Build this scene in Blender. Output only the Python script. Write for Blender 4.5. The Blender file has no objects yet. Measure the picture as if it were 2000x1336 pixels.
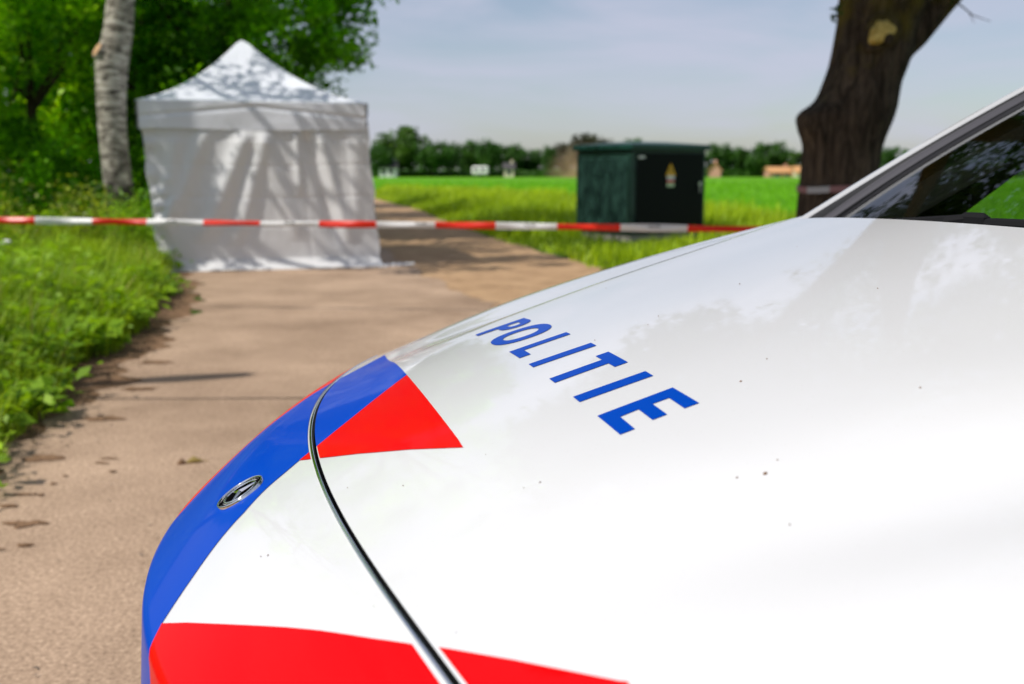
import bpy, math, random
import numpy as np
from mathutils import Vector, Matrix
from mathutils.geometry import delaunay_2d_cdt

SC = bpy.context.scene
COL = SC.collection
R = math.radians
rng = np.random.default_rng(7)
random.seed(7)

# ---------------------------------------------------------------- camera, sky, sun, exposure
FPX, HCAM, YH = 1944.0, 1.25, 334.0
PITCH = math.atan((668 - YH) / FPX)
cam_d = bpy.data.cameras.new("camera")
cam = bpy.data.objects.new("camera", cam_d); COL.objects.link(cam)
cam.location = (0, 0, HCAM)
cam.rotation_euler = (math.pi / 2 - PITCH, 0, 0)
cam_d.sensor_width = 36.0
cam_d.lens = 36.0 * FPX / 2000.0
cam_d.clip_start, cam_d.clip_end = 0.05, 3000
cam_d.dof.use_dof = True
cam_d.dof.focus_distance = 1.14
cam_d.dof.aperture_fstop = 5.0
cam_d.dof.aperture_blades = 9
SC.camera = cam

SUN_AZ, SUN_EL = -122.0, 50.0          # compass style: 0 = +Y, clockwise
world = bpy.data.worlds.new("World"); SC.world = world
world.use_nodes = True
nt = world.node_tree; nt.nodes.clear()
def wn(t, **k):
    n = nt.nodes.new(t)
    for a, b in k.items(): setattr(n, a, b)
    return n
w_out, w_bg = wn('ShaderNodeOutputWorld'), wn('ShaderNodeBackground')
sky = wn('ShaderNodeTexSky', sky_type='NISHITA', sun_disc=False, sun_elevation=R(SUN_EL), sun_rotation=R(SUN_AZ),
         air_density=1.0, dust_density=1.0, ozone_density=1.2)
w_tc, w_map = wn('ShaderNodeTexCoord'), wn('ShaderNodeMapping')
w_map.inputs['Scale'].default_value = (1.2, 1.2, 5.5)
w_map.inputs['Rotation'].default_value = (R(8), R(-10), 0)
w_ns = wn('ShaderNodeTexNoise'); w_ns.inputs['Scale'].default_value = 2.3; w_ns.inputs['Detail'].default_value = 7; w_ns.inputs['Roughness'].default_value = .56
w_ns.inputs['Distortion'].default_value = .5
w_rp = wn('ShaderNodeValToRGB')
w_rp.color_ramp.elements[0].position = .40; w_rp.color_ramp.elements[0].color = (.24, .24, .24, 1)
w_rp.color_ramp.elements[1].position = .62; w_rp.color_ramp.elements[1].color = (.78, .78, .78, 1)
w_mix = wn('ShaderNodeMix', data_type='RGBA')
w_mix.inputs['B'].default_value = (5.5, 5.65, 7.0, 1)          # thin cirrus veil
L = nt.links.new
L(w_tc.outputs['Generated'], w_map.inputs['Vector']); L(w_map.outputs[0], w_ns.inputs['Vector'])
L(w_ns.outputs['Fac'], w_rp.inputs['Fac']); L(w_rp.outputs[0], w_mix.inputs['Factor'])
L(sky.outputs[0], w_mix.inputs['A']); L(w_mix.outputs['Result'], w_bg.inputs['Color'])
w_bg.inputs['Strength'].default_value = 0.10
L(w_bg.outputs[0], w_out.inputs['Surface'])

sun_d = bpy.data.lights.new("sun", 'SUN'); sun_d.energy = 4.0; sun_d.angle = R(0.55); sun_d.color = (1.0, .955, .88)
sun = bpy.data.objects.new("sun", sun_d); COL.objects.link(sun)
SDIR = Vector((math.sin(R(SUN_AZ)) * math.cos(R(SUN_EL)), math.cos(R(SUN_AZ)) * math.cos(R(SUN_EL)), math.sin(R(SUN_EL))))
sun.rotation_euler = (-SDIR).to_track_quat('-Z', 'Y').to_euler()
vs = SC.view_settings
vs.view_transform = 'Standard'; vs.look = 'None'; vs.exposure = 0.06; vs.gamma = 1.0; vs.use_curve_mapping = False
SC.cycles.use_denoising = True
SC.cycles.max_bounces = 8; SC.cycles.volume_bounces = 3; SC.cycles.transparent_max_bounces = 8

# ---------------------------------------------------------------- helpers
def at(px, py, Y):
    """point of the world seen at photo pixel (px, py) whose distance north of the camera is Y"""
    x = (px - 1000) / FPX; y = (668 - py) / FPX
    d = np.array([x, math.cos(PITCH) + y * math.sin(PITCH), -math.sin(PITCH) + y * math.cos(PITCH)])
    p = d * (Y / d[1]); p[2] += HCAM
    return Vector(p)

def mesh_np(name, verts, quads=None, tris=None):
    me = bpy.data.meshes.new(name)
    verts = np.asarray(verts, np.float32)
    q = np.zeros((0, 4), np.int32) if quads is None else np.asarray(quads, np.int32)
    t = np.zeros((0, 3), np.int32) if tris is None else np.asarray(tris, np.int32)
    me.vertices.add(len(verts)); me.vertices.foreach_set("co", verts.ravel())
    nl = len(q) * 4 + len(t) * 3
    me.loops.add(nl); me.loops.foreach_set("vertex_index", np.concatenate([q.ravel(), t.ravel()]))
    me.polygons.add(len(q) + len(t))
    st = np.concatenate([np.arange(len(q)) * 4, len(q) * 4 + np.arange(len(t)) * 3])
    me.polygons.foreach_set("loop_start", st.astype(np.int32))
    me.update(calc_edges=True)
    return me

def link(name, me, mat=None, parent=None, smooth=False):
    o = bpy.data.objects.new(name, me); COL.objects.link(o)
    me.name = name
    if mat is not None:
        for m in (mat if isinstance(mat, (list, tuple)) else [mat]): me.materials.append(m)
    if smooth and hasattr(me, 'polygons'):
        me.polygons.foreach_set("use_smooth", np.ones(len(me.polygons), bool))
    if parent is not None: o.parent = parent
    return o

def tag(o, label=None, cat=None, group=None, kind=None):
    if label: o['label'] = label
    if cat: o['category'] = cat
    if group: o['group'] = group
    if kind: o['kind'] = kind
    return o

def empty(name, loc=(0, 0, 0), rz=0.0, parent=None):
    o = bpy.data.objects.new(name, None); COL.objects.link(o)
    o.location = loc; o.rotation_euler = (0, 0, rz); o.empty_display_size = .2
    if parent: o.parent = parent
    return o

class MB:
    """collects simple shapes into one mesh"""
    def __init__(s): s.v = []; s.f = []
    def add(s, v, f):
        b = len(s.v); s.v += [tuple(p) for p in v]; s.f += [tuple(b + i for i in q) for q in f]; return s
    def box(s, c, d, M=None, bev=0.0):
        hx, hy, hz = d[0] / 2, d[1] / 2, d[2] / 2
        if bev <= 0:
            v = [Vector((x * hx, y * hy, z * hz)) for x in (-1, 1) for y in (-1, 1) for z in (-1, 1)]
            f = [(0, 1, 3, 2), (4, 6, 7, 5), (0, 4, 5, 1), (2, 3, 7, 6), (0, 2, 6, 4), (1, 5, 7, 3)]
        else:
            b = min(bev, hx * .9, hy * .9, hz * .9)
            ring = lambda ax, ay, z: [(-ax, -ay + b, z), (-ax + b, -ay, z), (ax - b, -ay, z), (ax, -ay + b, z), (ax, ay - b, z), (ax - b, ay, z), (-ax + b, ay, z), (-ax, ay - b, z)]
            v = []
            for ax, ay, z in ((hx - b, hy - b, -hz), (hx, hy, -hz + b), (hx, hy, hz - b), (hx - b, hy - b, hz)):
                v += [Vector(p) for p in ring(ax, ay, z)]
            f = [tuple(range(7, -1, -1)), tuple(range(24, 32))]
            for k in range(3):
                for i in range(8):
                    j = (i + 1) % 8; f.append((k * 8 + i, k * 8 + j, k * 8 + 8 + j, k * 8 + 8 + i))
        c = Vector(c)
        v = [(M @ p if M else p) + c for p in v]
        return s.add(v, f)
    def tube(s, pts, rad, n=10, cap=True):
        pts = [Vector(p) for p in pts]; rad = rad if hasattr(rad, '__len__') else [rad] * len(pts)
        v = []; f = []; up = Vector((0, 0, 1))
        t0 = (pts[1] - pts[0]).normalized(); a = t0.cross(up)
        if a.length < .05: a = Vector((1, 0, 0))
        a.normalize()
        for i, p in enumerate(pts):
            t = (pts[min(i + 1, len(pts) - 1)] - pts[max(i - 1, 0)]).normalized()
            a = (a - t * a.dot(t)).normalized(); b = t.cross(a)
            for k in range(n):
                w = 2 * math.pi * k / n
                v.append(p + (a * math.cos(w) + b * math.sin(w)) * rad[i])
        for i in range(len(pts) - 1):
            for k in range(n):
                j = (k + 1) % n; f.append((i * n + k, i * n + j, i * n + n + j, i * n + n + k))
        if cap: f += [tuple(range(n - 1, -1, -1)), tuple(range(len(pts) * n - n, len(pts) * n))]
        return s.add(v, f)
    def disc(s, c, r, n=24, nrm=(0, -1, 0), th=.01, sx=1.0):
        nrm = Vector(nrm).normalized(); a = nrm.orthogonal().normalized(); b = nrm.cross(a); c = Vector(c)
        v = []; f = []
        for k, (rr, h) in enumerate(((r, 0), (r, th * .7), (r * .9, th))):
            for i in range(n):
                w = 2 * math.pi * i / n; v.append(c + (a * math.cos(w) + b * math.sin(w)) * rr + nrm * h)
        for k in range(2):
            for i in range(n):
                j = (i + 1) % n; f.append((k * n + i, k * n + j, k * n + n + j, k * n + n + i))
        f.append(tuple(range(2 * n, 3 * n)))
        return s.add(v, f)
    def build(s, name, mat, parent=None, smooth=False):
        me = bpy.data.meshes.new(name); me.from_pydata(s.v, [], s.f); me.update()
        o = link(name, me, mat, parent, smooth)
        if smooth: me.set_sharp_from_angle(angle=R(38))
        return o

def grid_mesh(P, close_u=False):
    """P: (a, b, 3) array -> verts, quads"""
    a, b = P.shape[:2]
    i = np.arange(a * b).reshape(a, b)
    q = np.stack([i[:-1, :-1], i[1:, :-1], i[1:, 1:], i[:-1, 1:]], -1).reshape(-1, 4)
    if close_u:
        q2 = np.stack([i[:-1, -1], i[1:, -1], i[1:, 0], i[:-1, 0]], -1).reshape(-1, 4); q = np.concatenate([q, q2])
    return P.reshape(-1, 3), q

# value noise used for shapes
def vnoise(x, y, seed=0):
    xi, yi = np.floor(x).astype(int), np.floor(y).astype(int); xf, yf = x - xi, y - yi
    def h(a, b):
        n = (a * 374761393 + b * 668265263 + seed * 974711) & 0x7fffffff
        n = ((n ^ (n >> 13)) * 1274126177) & 0x7fffffff
        return ((n ^ (n >> 16)) & 0xffff) / 65535.0
    u, v = xf * xf * (3 - 2 * xf), yf * yf * (3 - 2 * yf)
    return (h(xi, yi) * (1 - u) + h(xi + 1, yi) * u) * (1 - v) + (h(xi, yi + 1) * (1 - u) + h(xi + 1, yi + 1) * u) * v
def fbm(x, y, seed=0, oct=4):
    s, a, t = 0, 1, 0
    for k in range(oct):
        s = s + a * vnoise(x * 2 ** k, y * 2 ** k, seed + k); t += a; a *= .5
    return s / t

# ---------------------------------------------------------------- materials
def pmat(name, col, rough=.6, metal=0.0, coat=0.0, spec=.5, **k):
    m = bpy.data.materials.new(name); m.use_nodes = True
    b = m.node_tree.nodes['Principled BSDF']
    b.inputs['Base Color'].default_value = (*col, 1); b.inputs['Roughness'].default_value = rough
    b.inputs['Metallic'].default_value = metal; b.inputs['Specular IOR Level'].default_value = spec
    b.inputs['Coat Weight'].default_value = coat; b.inputs['Coat Roughness'].default_value = .02
    for a, v in k.items(): b.inputs[a.replace('_', ' ')].default_value = v
    return m
def nodes(m): return m.node_tree.nodes, m.node_tree.links, m.node_tree.nodes['Principled BSDF']
def noise_col(m, stops, scale=5.0, detail=6, rough=.6, coords='Object', stretch=(1, 1, 1), bump=0.0, bump_scale=None, dist=.02, distort=0.0):
    N, LK, b = nodes(m)
    tc = N.new('ShaderNodeTexCoord'); mp = N.new('ShaderNodeMapping'); mp.inputs['Scale'].default_value = stretch
    LK.new(tc.outputs[coords], mp.inputs[0])
    ns = N.new('ShaderNodeTexNoise'); ns.inputs['Scale'].default_value = scale; ns.inputs['Detail'].default_value = detail; ns.inputs['Roughness'].default_value = rough
    ns.inputs['Distortion'].default_value = distort
    LK.new(mp.outputs[0], ns.inputs['Vector'])
    rp = N.new('ShaderNodeValToRGB'); cr = rp.color_ramp
    while len(cr.elements) < len(stops): cr.elements.new(.5)
    for e, (p, c) in zip(cr.elements, stops): e.position = p; e.color = (*c, 1)
    LK.new(ns.outputs['Fac'], rp.inputs[0]); LK.new(rp.outputs[0], b.inputs['Base Color'])
    if bump:
        n2 = ns
        if bump_scale:
            n2 = N.new('ShaderNodeTexNoise'); n2.inputs['Scale'].default_value = bump_scale; n2.inputs['Detail'].default_value = 6
            LK.new(mp.outputs[0], n2.inputs['Vector'])
        bp = N.new('ShaderNodeBump'); bp.inputs['Strength'].default_value = bump; bp.inputs['Distance'].default_value = dist
        LK.new(n2.outputs['Fac'], bp.inputs['Height']); LK.new(bp.outputs[0], b.inputs['Normal'])
    return m, rp, mp
def leaf_mat(name, dark, light, trans, tw=.45, rough=.5):
    """colour varies leaf by leaf through the 'tint' face attribute"""
    m = bpy.data.materials.new(name); m.use_nodes = True; N, LK, b = nodes(m)
    at_ = N.new('ShaderNodeAttribute'); at_.attribute_name = 'tint'
    rp = N.new('ShaderNodeValToRGB'); rp.color_ramp.elements[0].color = (*dark, 1); rp.color_ramp.elements[1].color = (*light, 1)
    LK.new(at_.outputs['Fac'], rp.inputs[0]); LK.new(rp.outputs[0], b.inputs['Base Color'])
    b.inputs['Roughness'].default_value = rough; b.inputs['Specular IOR Level'].default_value = .35
    tr = N.new('ShaderNodeBsdfTranslucent'); mx = N.new('ShaderNodeMixShader'); mx.inputs[0].default_value = tw
    mc = N.new('ShaderNodeMix'); mc.data_type = 'RGBA'; mc.blend_type = 'MULTIPLY'; mc.inputs['Factor'].default_value = 1
    LK.new(rp.outputs[0], mc.inputs['A']); mc.inputs['B'].default_value = (*trans, 1)
    LK.new(mc.outputs['Result'], tr.inputs['Color'])
    LK.new(b.outputs[0], mx.inputs[1]); LK.new(tr.outputs[0], mx.inputs[2])
    LK.new(mx.outputs[0], N['Material Output'].inputs['Surface'])
    return m

M = {}
M['white'] = pmat('white_car_paint', (.69, .69, .69), .35, coat=1.0)
N_, L_, b_ = nodes(M['white'])      # faint road dust in the clear coat
tc_ = N_.new('ShaderNodeTexCoord'); n1 = N_.new('ShaderNodeTexNoise'); n1.inputs['Scale'].default_value = 2.2; n1.inputs['Detail'].default_value = 8
r1 = N_.new('ShaderNodeValToRGB'); r1.color_ramp.elements[0].position = .3; r1.color_ramp.elements[0].color = (.67, .667, .66, 1); r1.color_ramp.elements[1].position = .6; r1.color_ramp.elements[1].color = (.70, .70, .702, 1)
L_.new(tc_.outputs['Object'], n1.inputs['Vector']); L_.new(n1.outputs['Fac'], r1.inputs[0]); L_.new(r1.outputs[0], b_.inputs['Base Color'])
n5 = N_.new('ShaderNodeTexNoise'); n5.inputs['Scale'].default_value = 38; n5.inputs['Detail'].default_value = 8; n5.inputs['Roughness'].default_value = .75
r5 = N_.new('ShaderNodeMapRange'); r5.inputs[1].default_value = .35; r5.inputs[2].default_value = .75; r5.inputs[3].default_value = .008; r5.inputs[4].default_value = .10
L_.new(tc_.outputs['Object'], n5.inputs['Vector']); L_.new(n5.outputs['Fac'], r5.inputs[0]); L_.new(r5.outputs[0], b_.inputs['Coat Roughness'])
vd = N_.new('ShaderNodeTexVoronoi'); vd.inputs['Scale'].default_value = 130; rd = N_.new('ShaderNodeValToRGB'); rd.color_ramp.elements[0].position = .05; rd.color_ramp.elements[0].color = (.90, .89, .87, 1); rd.color_ramp.elements[1].position = .16; rd.color_ramp.elements[1].color = (1, 1, 1, 1)
md = N_.new('ShaderNodeMix'); md.data_type = 'RGBA'; md.blend_type = 'MULTIPLY'; L_.new(tc_.outputs['Object'], vd.inputs['Vector']); L_.new(vd.outputs['Distance'], rd.inputs[0])
L_.new(n5.outputs['Fac'], md.inputs['Factor']); L_.new(r1.outputs[0], md.inputs['A']); L_.new(rd.outputs[0], md.inputs['B']); L_.new(md.outputs['Result'], b_.inputs['Base Color'])
n2 = N_.new('ShaderNodeTexNoise'); n2.inputs['Scale'].default_value = 900; bp_ = N_.new('ShaderNodeBump'); bp_.inputs['Strength'].default_value = .02; bp_.inputs['Distance'].default_value = .001
L_.new(tc_.outputs['Object'], n2.inputs['Vector']); L_.new(n2.outputs['Fac'], bp_.inputs['Height']); L_.new(bp_.outputs[0], b_.inputs['Normal'])
def film(name, col):
    m = pmat(name, col, .3, coat=.20, spec=.01); N, LK, b = nodes(m); b.inputs['Coat Roughness'].default_value = .05
    tc = N.new('ShaderNodeTexCoord'); n = N.new('ShaderNodeTexNoise'); n.inputs['Scale'].default_value = 420; n.inputs['Detail'].default_value = 2
    bp = N.new('ShaderNodeBump'); bp.inputs['Strength'].default_value = .05; bp.inputs['Distance'].default_value = .001
    LK.new(tc.outputs['Object'], n.inputs['Vector']); LK.new(n.outputs['Fac'], bp.inputs['Height']); LK.new(bp.outputs[0], b.inputs['Normal'])
    return m
M['blue'] = film('blue_film', (.0002, .052, .42))
M['red'] = film('red_film', (.66, .002, .004))
M['letter'] = film('blue_lettering', (.0005, .050, .36)); M['letter'].node_tree.nodes['Principled BSDF'].inputs['Coat Weight'].default_value = .05; M['letter'].node_tree.nodes['Principled BSDF'].inputs['Specular IOR Level'].default_value = .03
M['chrome'] = pmat('chrome', (.82, .82, .83), .06, metal=1.0)
M['black'] = pmat('black_plastic', (.012, .012, .013), .38)
M['seal'] = pmat('rubber_seal', (.006, .006, .007), .5)
M['gap'] = pmat('dark_gap', (.004, .004, .004), .8)
M['matte'] = pmat('matte_black', (.012, .012, .013), .75, spec=.08)
M['moulding'] = pmat('grey_moulding', (.060, .057, .064), .36)
M['dark_trim'] = pmat('dark_trim', (.02, .021, .028), .4)
M['gloss_black'] = pmat('gloss_black', (.004, .004, .004), .12, coat=0, spec=.35)
M['enamel'] = pmat('black_enamel', (.003, .003, .003), .6, spec=0.0)
M['pewter'] = pmat('pewter', (.13, .13, .135), .45, metal=.7)
M['grille'] = pmat('grille_black', (.01, .01, .01), .5)
M['lamp'] = pmat('lamp_glass', (.75, .77, .8), .05, metal=.6, coat=1)
M['tyre'] = pmat('tyre', (.015, .015, .015), .8)
M['rim'] = pmat('rim_alloy', (.5, .5, .52), .3, metal=1)
M['tail'] = pmat('tail_lamp', (.4, .01, .01), .15, coat=1)
M['interior'] = pmat('interior_dark', (.02, .02, .021), .7)
def glass_mat(name, tint, refl=1.5):
    m = bpy.data.materials.new(name); m.use_nodes = True; N = m.node_tree.nodes; LK = m.node_tree.links; N.clear()
    o = N.new('ShaderNodeOutputMaterial'); t = N.new('ShaderNodeBsdfTransparent'); t.inputs[0].default_value = (*tint, 1)
    g = N.new('ShaderNodeBsdfGlossy'); g.inputs['Roughness'].default_value = .0
    f = N.new('ShaderNodeFresnel'); f.inputs['IOR'].default_value = refl; mx = N.new('ShaderNodeMixShader')
    LK.new(f.outputs[0], mx.inputs[0]); LK.new(t.outputs[0], mx.inputs[1]); LK.new(g.outputs[0], mx.inputs[2]); LK.new(mx.outputs[0], o.inputs[0])
    return m
M['glass'] = glass_mat('window_glass', (.74, .80, .75), 2.2)

# tent
M['tent'] = pmat('tent_fabric', (.88, .88, .89), .55)
N_, L_, b_ = nodes(M['tent'])
tr_ = N_.new('ShaderNodeBsdfTranslucent'); tr_.inputs[0].default_value = (.85, .86, .88, 1); mx_ = N_.new('ShaderNodeMixShader'); mx_.inputs[0].default_value = .26
L_.new(b_.outputs[0], mx_.inputs[1]); L_.new(tr_.outputs[0], mx_.inputs[2]); L_.new(mx_.outputs[0], N_['Material Output'].inputs['Surface'])
M['tent_roof'] = pmat('tent_roof_fabric', (.74, .76, .82), .5)
M['steel'] = pmat('tent_pole_steel', (.5, .5, .52), .4, metal=.8)
# ground
M['road'] = pmat('worn_asphalt', (.33, .25, .19), .9, spec=.2)
noise_col(M['road'], [(.32, (.20, .143, .102)), (.45, (.385, .282, .202)), (.55, (.485, .36, .262)), (.68, (.70, .54, .405))], scale=75, detail=5, rough=.8, bump=.35, dist=.006)
N_, L_, b_ = nodes(M['road'])       # broad wear and darker aggregate over the fine grain
tc_ = N_.new('ShaderNodeTexCoord'); nb = N_.new('ShaderNodeTexNoise'); nb.inputs['Scale'].default_value = .9; nb.inputs['Detail'].default_value = 7; nb.inputs['Roughness'].default_value = .65
rb = N_.new('ShaderNodeValToRGB'); rb.color_ramp.elements[0].position = .3; rb.color_ramp.elements[0].color = (.64, .59, .54, 1); rb.color_ramp.elements[1].position = .68; rb.color_ramp.elements[1].color = (1.12, 1.07, 1.03, 1)
vo = N_.new('ShaderNodeTexVoronoi'); vo.inputs['Scale'].default_value = 48; rv = N_.new('ShaderNodeValToRGB')
rv.color_ramp.elements[0].position = .08; rv.color_ramp.elements[0].color = (.55, .52, .5, 1); rv.color_ramp.elements[1].position = .32; rv.color_ramp.elements[1].color = (1, 1, 1, 1)
m1 = N_.new('ShaderNodeMix'); m1.data_type = 'RGBA'; m1.blend_type = 'MULTIPLY'; m1.inputs['Factor'].default_value = 1
m2 = N_.new('ShaderNodeMix'); m2.data_type = 'RGBA'; m2.blend_type = 'MULTIPLY'; m2.inputs['Factor'].default_value = .6
src = b_.inputs['Base Color'].links[0].from_socket
L_.new(tc_.outputs['Object'], nb.inputs['Vector']); L_.new(nb.outputs['Fac'], rb.inputs[0]); L_.new(tc_.outputs['Object'], vo.inputs['Vector']); L_.new(vo.outputs['Distance'], rv.inputs[0])
L_.new(src, m1.inputs['A']); L_.new(rb.outputs[0], m1.inputs['B']); L_.new(m1.outputs['Result'], m2.inputs['A']); L_.new(rv.outputs[0], m2.inputs['B']); L_.new(m2.outputs['Result'], b_.inputs['Base Color'])
M['sand'] = pmat('sandy_track', (.4, .27, .15), .95, spec=.15)
noise_col(M['sand'], [(.3, (.30, .19, .105)), (.5, (.43, .275, .155)), (.7, (.53, .355, .205))], scale=2.2, detail=10, rough=.7, bump=.8, bump_scale=25, dist=.03)
M['soil'] = pmat('verge_soil', (.2, .12, .07), .95, spec=.1)
noise_col(M['soil'], [(.3, (.10, .058, .03)), (.55, (.24, .145, .085)), (.75, (.33, .21, .13))], scale=9, detail=10, rough=.7, bump=.8, bump_scale=40, dist=.02)
M['ground'] = pmat('meadow_ground', (.06, .11, .02), .95, spec=.1)
noise_col(M['ground'], [(.3, (.030, .050, .010)), (.55, (.06, .105, .016)), (.75, (.10, .15, .025))], scale=2.2, detail=9, bump=.6, bump_scale=12, dist=.06)
M['field'] = pmat('crop_field', (.07, .19, .012), .85, spec=.15)
noise_col(M['field'], [(.3, (.075, .24, .002)), (.5, (.10, .30, .002)), (.7, (.15, .36, .004))], scale=.9, detail=10, rough=.7, stretch=(.35, 1, 1), bump=.6, bump_scale=6, dist=.12)
# vegetation
M['grass'] = leaf_mat('grass_blades', (0.0495, 0.1430, 0.0044), (0.4441, 0.5940, 0.0178), (1.5, 1.5, .8), .35)
M['weed'] = leaf_mat('weed_leaves', (0.0605, 0.1760, 0.0044), (0.4010, 0.6237, 0.0178), (1.5, 1.5, .7), .38)
M['tall'] = leaf_mat('tall_grass', (0.0935, 0.2200, 0.0033), (0.5346, 0.6831, 0.0089), (1.4, 1.4, .8), .35)
M['crop'] = leaf_mat('crop_leaves', (0.0770, 0.2530, 0.0022), (0.2525, 0.5940, 0.0059), (1.4, 1.5, .8), .35)
M['dry'] = leaf_mat('dry_stalks', (.30, .20, .07), (.55, .42, .18), (1, 1, .8), .2)
M['oakleaf'] = leaf_mat('oak_leaves', (.022, .075, .007), (.06, .15, .012), (1.6, 1.7, .6), .32)
M['woodleaf'] = leaf_mat('woodland_leaves', (0.0176, 0.0935, 0.0022), (0.2869, 0.6750, 0.0085), (2.1, 2.0, .5), .45)
M['sunleaf'] = leaf_mat('young_leaves', (0.0550, 0.1980, 0.0022), (0.5400, 0.8775, 0.0101), (1.7, 1.7, .6), .42)
M['olive'] = leaf_mat('olive_shrub_leaves', (0.0990, 0.1430, 0.0088), (0.4455, 0.5346, 0.0297), (1.4, 1.4, .7), .35)
M['farleaf'] = leaf_mat('far_tree_leaves', (.028, .090, .012), (.085, .21, .022), (1.3, 1.4, .8), .25)
M['farleaf2'] = leaf_mat('far_pale_tree_leaves', (.05, .12, .014), (.13, .25, .03), (1.3, 1.4, .8), .25)
M['farleaf3'] = leaf_mat('far_brown_tree_leaves', (.05, .052, .030), (.10, .105, .05), (1.2, 1.2, .9), .25)
M['bark'] = pmat('woodland_bark', (.06, .045, .03), .9, spec=.15)
noise_col(M['bark'], [(.3, (.022, .016, .010)), (.6, (.075, .055, .035)), (.8, (.12, .095, .06))], scale=6, detail=8, stretch=(3, 3, .6), bump=.8, dist=.04)
M['oakbark'] = pmat('oak_bark', (.06, .04, .028), .92, spec=.12)
m_, rp_, mp_ = noise_col(M['oakbark'], [(.32, (.008, .006, .004)), (.47, (.045, .033, .024)), (.62, (.105, .078, .056)), (.8, (.16, .125, .075))], scale=6, detail=10, rough=.68, stretch=(2.6, 2.6, .5), bump=1.0, bump_scale=9, dist=.06, distort=.8)
N_, L_, b_ = nodes(M['oakbark'])
tc_ = N_.new('ShaderNodeTexCoord'); sp = N_.new('ShaderNodeSeparateXYZ'); nz = N_.new('ShaderNodeTexNoise'); nz.inputs['Scale'].default_value = 3.2; nz.inputs['Detail'].default_value = 8
ad = N_.new('ShaderNodeMath'); ad.operation = 'MULTIPLY_ADD'; ad.inputs[1].default_value = 2.6; mr = N_.new('ShaderNodeMapRange'); mr.inputs[1].default_value = 3.55; mr.inputs[2].default_value = 4.1; mr.inputs[4].default_value = .75
mb = N_.new('ShaderNodeMix'); mb.data_type = 'RGBA'; mb.inputs['B'].default_value = (.135, .105, .016, 1)
L_.new(tc_.outputs['Object'], sp.inputs[0]); L_.new(tc_.outputs['Object'], nz.inputs['Vector']); L_.new(nz.outputs['Fac'], ad.inputs[0]); L_.new(sp.outputs[2], ad.inputs[2]); L_.new(ad.outputs[0], mr.inputs[0])
src = b_.inputs['Base Color'].links[0].from_socket
L_.new(mr.outputs[0], mb.inputs['Factor']); L_.new(src, mb.inputs['A']); L_.new(mb.outputs['Result'], b_.inputs['Base Color'])
M['knot_sunlit'] = pmat('sunlit_lichen_knot', (.48, .36, .11), .95, spec=.1)  # yellow lichen, coloured extra bright as if sunlit
noise_col(M['knot_sunlit'], [(.3, (.32, .22, .05)), (.5, (.60, .45, .14)), (.7, (.74, .60, .22))], scale=30, detail=6, bump=.6, dist=.02)
M['birch'] = pmat('birch_bark', (.5, .47, .42), .8, spec=.25)
m_, rp_, mp_ = noise_col(M['birch'], [(.36, (.030, .024, .019)), (.46, (.19, .165, .135)), (.57, (.46, .42, .36)), (.74, (.62, .58, .52))], scale=4.5, detail=8, rough=.68, stretch=(1, 1, 3.2), bump=.5, dist=.02, distort=.8)
N_, L_, b_ = nodes(M['birch'])      # old birches are black and fissured at the foot
tc_ = N_.new('ShaderNodeTexCoord'); sp = N_.new('ShaderNodeSeparateXYZ'); mr = N_.new('ShaderNodeMapRange'); mr.inputs[1].default_value = .5; mr.inputs[2].default_value = 1.7
n3 = N_.new('ShaderNodeTexNoise'); n3.inputs['Scale'].default_value = 5; n3.inputs['Detail'].default_value = 7
ad = N_.new('ShaderNodeMath'); ad.operation = 'MULTIPLY_ADD'; ad.inputs[1].default_value = 2.4; 
L_.new(tc_.outputs['Object'], sp.inputs[0]); L_.new(tc_.outputs['Object'], n3.inputs['Vector']); L_.new(n3.outputs['Fac'], ad.inputs[0]); L_.new(sp.outputs[2], ad.inputs[2])
mr.inputs[1].default_value = 2.15; mr.inputs[2].default_value = 2.85
L_.new(ad.outputs[0], mr.inputs[0])
mb = N_.new('ShaderNodeMix'); mb.data_type = 'RGBA'; mb.inputs['A'].default_value = (.030, .024, .020, 1)
src = b_.inputs['Base Color'].links[0].from_socket
L_.new(mr.outputs[0], mb.inputs['Factor']); L_.new(src, mb.inputs['B']); L_.new(mb.outputs['Result'], b_.inputs['Base Color'])
M['cutwood'] = pmat('cut_wood', (.50, .30, .16), .8)
# tape, kiosk, far things
def sheet_film(name, col):
    m = pmat(name, col, .35, spec=.5); N, LK, b = nodes(m)
    t = N.new('ShaderNodeBsdfTranslucent'); t.inputs[0].default_value = (*col, 1); mx = N.new('ShaderNodeMixShader'); mx.inputs[0].default_value = .3
    LK.new(b.outputs[0], mx.inputs[1]); LK.new(t.outputs[0], mx.inputs[2]); LK.new(mx.outputs[0], N['Material Output'].inputs['Surface']); return m
M['tape_red'] = sheet_film('tape_red', (.85, .03, .010))
M['tape_white'] = sheet_film('tape_white', (.80, .80, .80))
M['tape_red_shaded'] = sheet_film('tape_shaded_red', (.36, .17, .18)); M['tape_white_shaded'] = sheet_film('tape_shaded_white', (.50, .50, .53))  # shade on the oak's ring is put into these darker tape colours
M['ink'] = pmat('black_print', (.02, .02, .02), .6)
M['kiosk'] = pmat('green_kiosk_paint', (.012, .040, .030), .42, spec=.4)
noise_col(M['kiosk'], [(.3, (.010, .034, .026)), (.7, (.016, .050, .038))], scale=3, detail=6)
M['kiosk_louvre'] = pmat('green_louvre_paint', (.022, .075, .054), .45)
M['kiosk_door'] = pmat('dark_green_door_paint', (.003, .005, .005), .55, spec=.12)
M['kiosk_roof'] = pmat('green_roof_paint', (.010, .055, .042), .4)
M['concrete'] = pmat('concrete', (.32, .30, .27), .9)
M['yellow'] = pmat('yellow_sign', (.80, .42, .01), .4)
M['plate'] = pmat('white_plate', (.75, .75, .72), .4)
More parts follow.
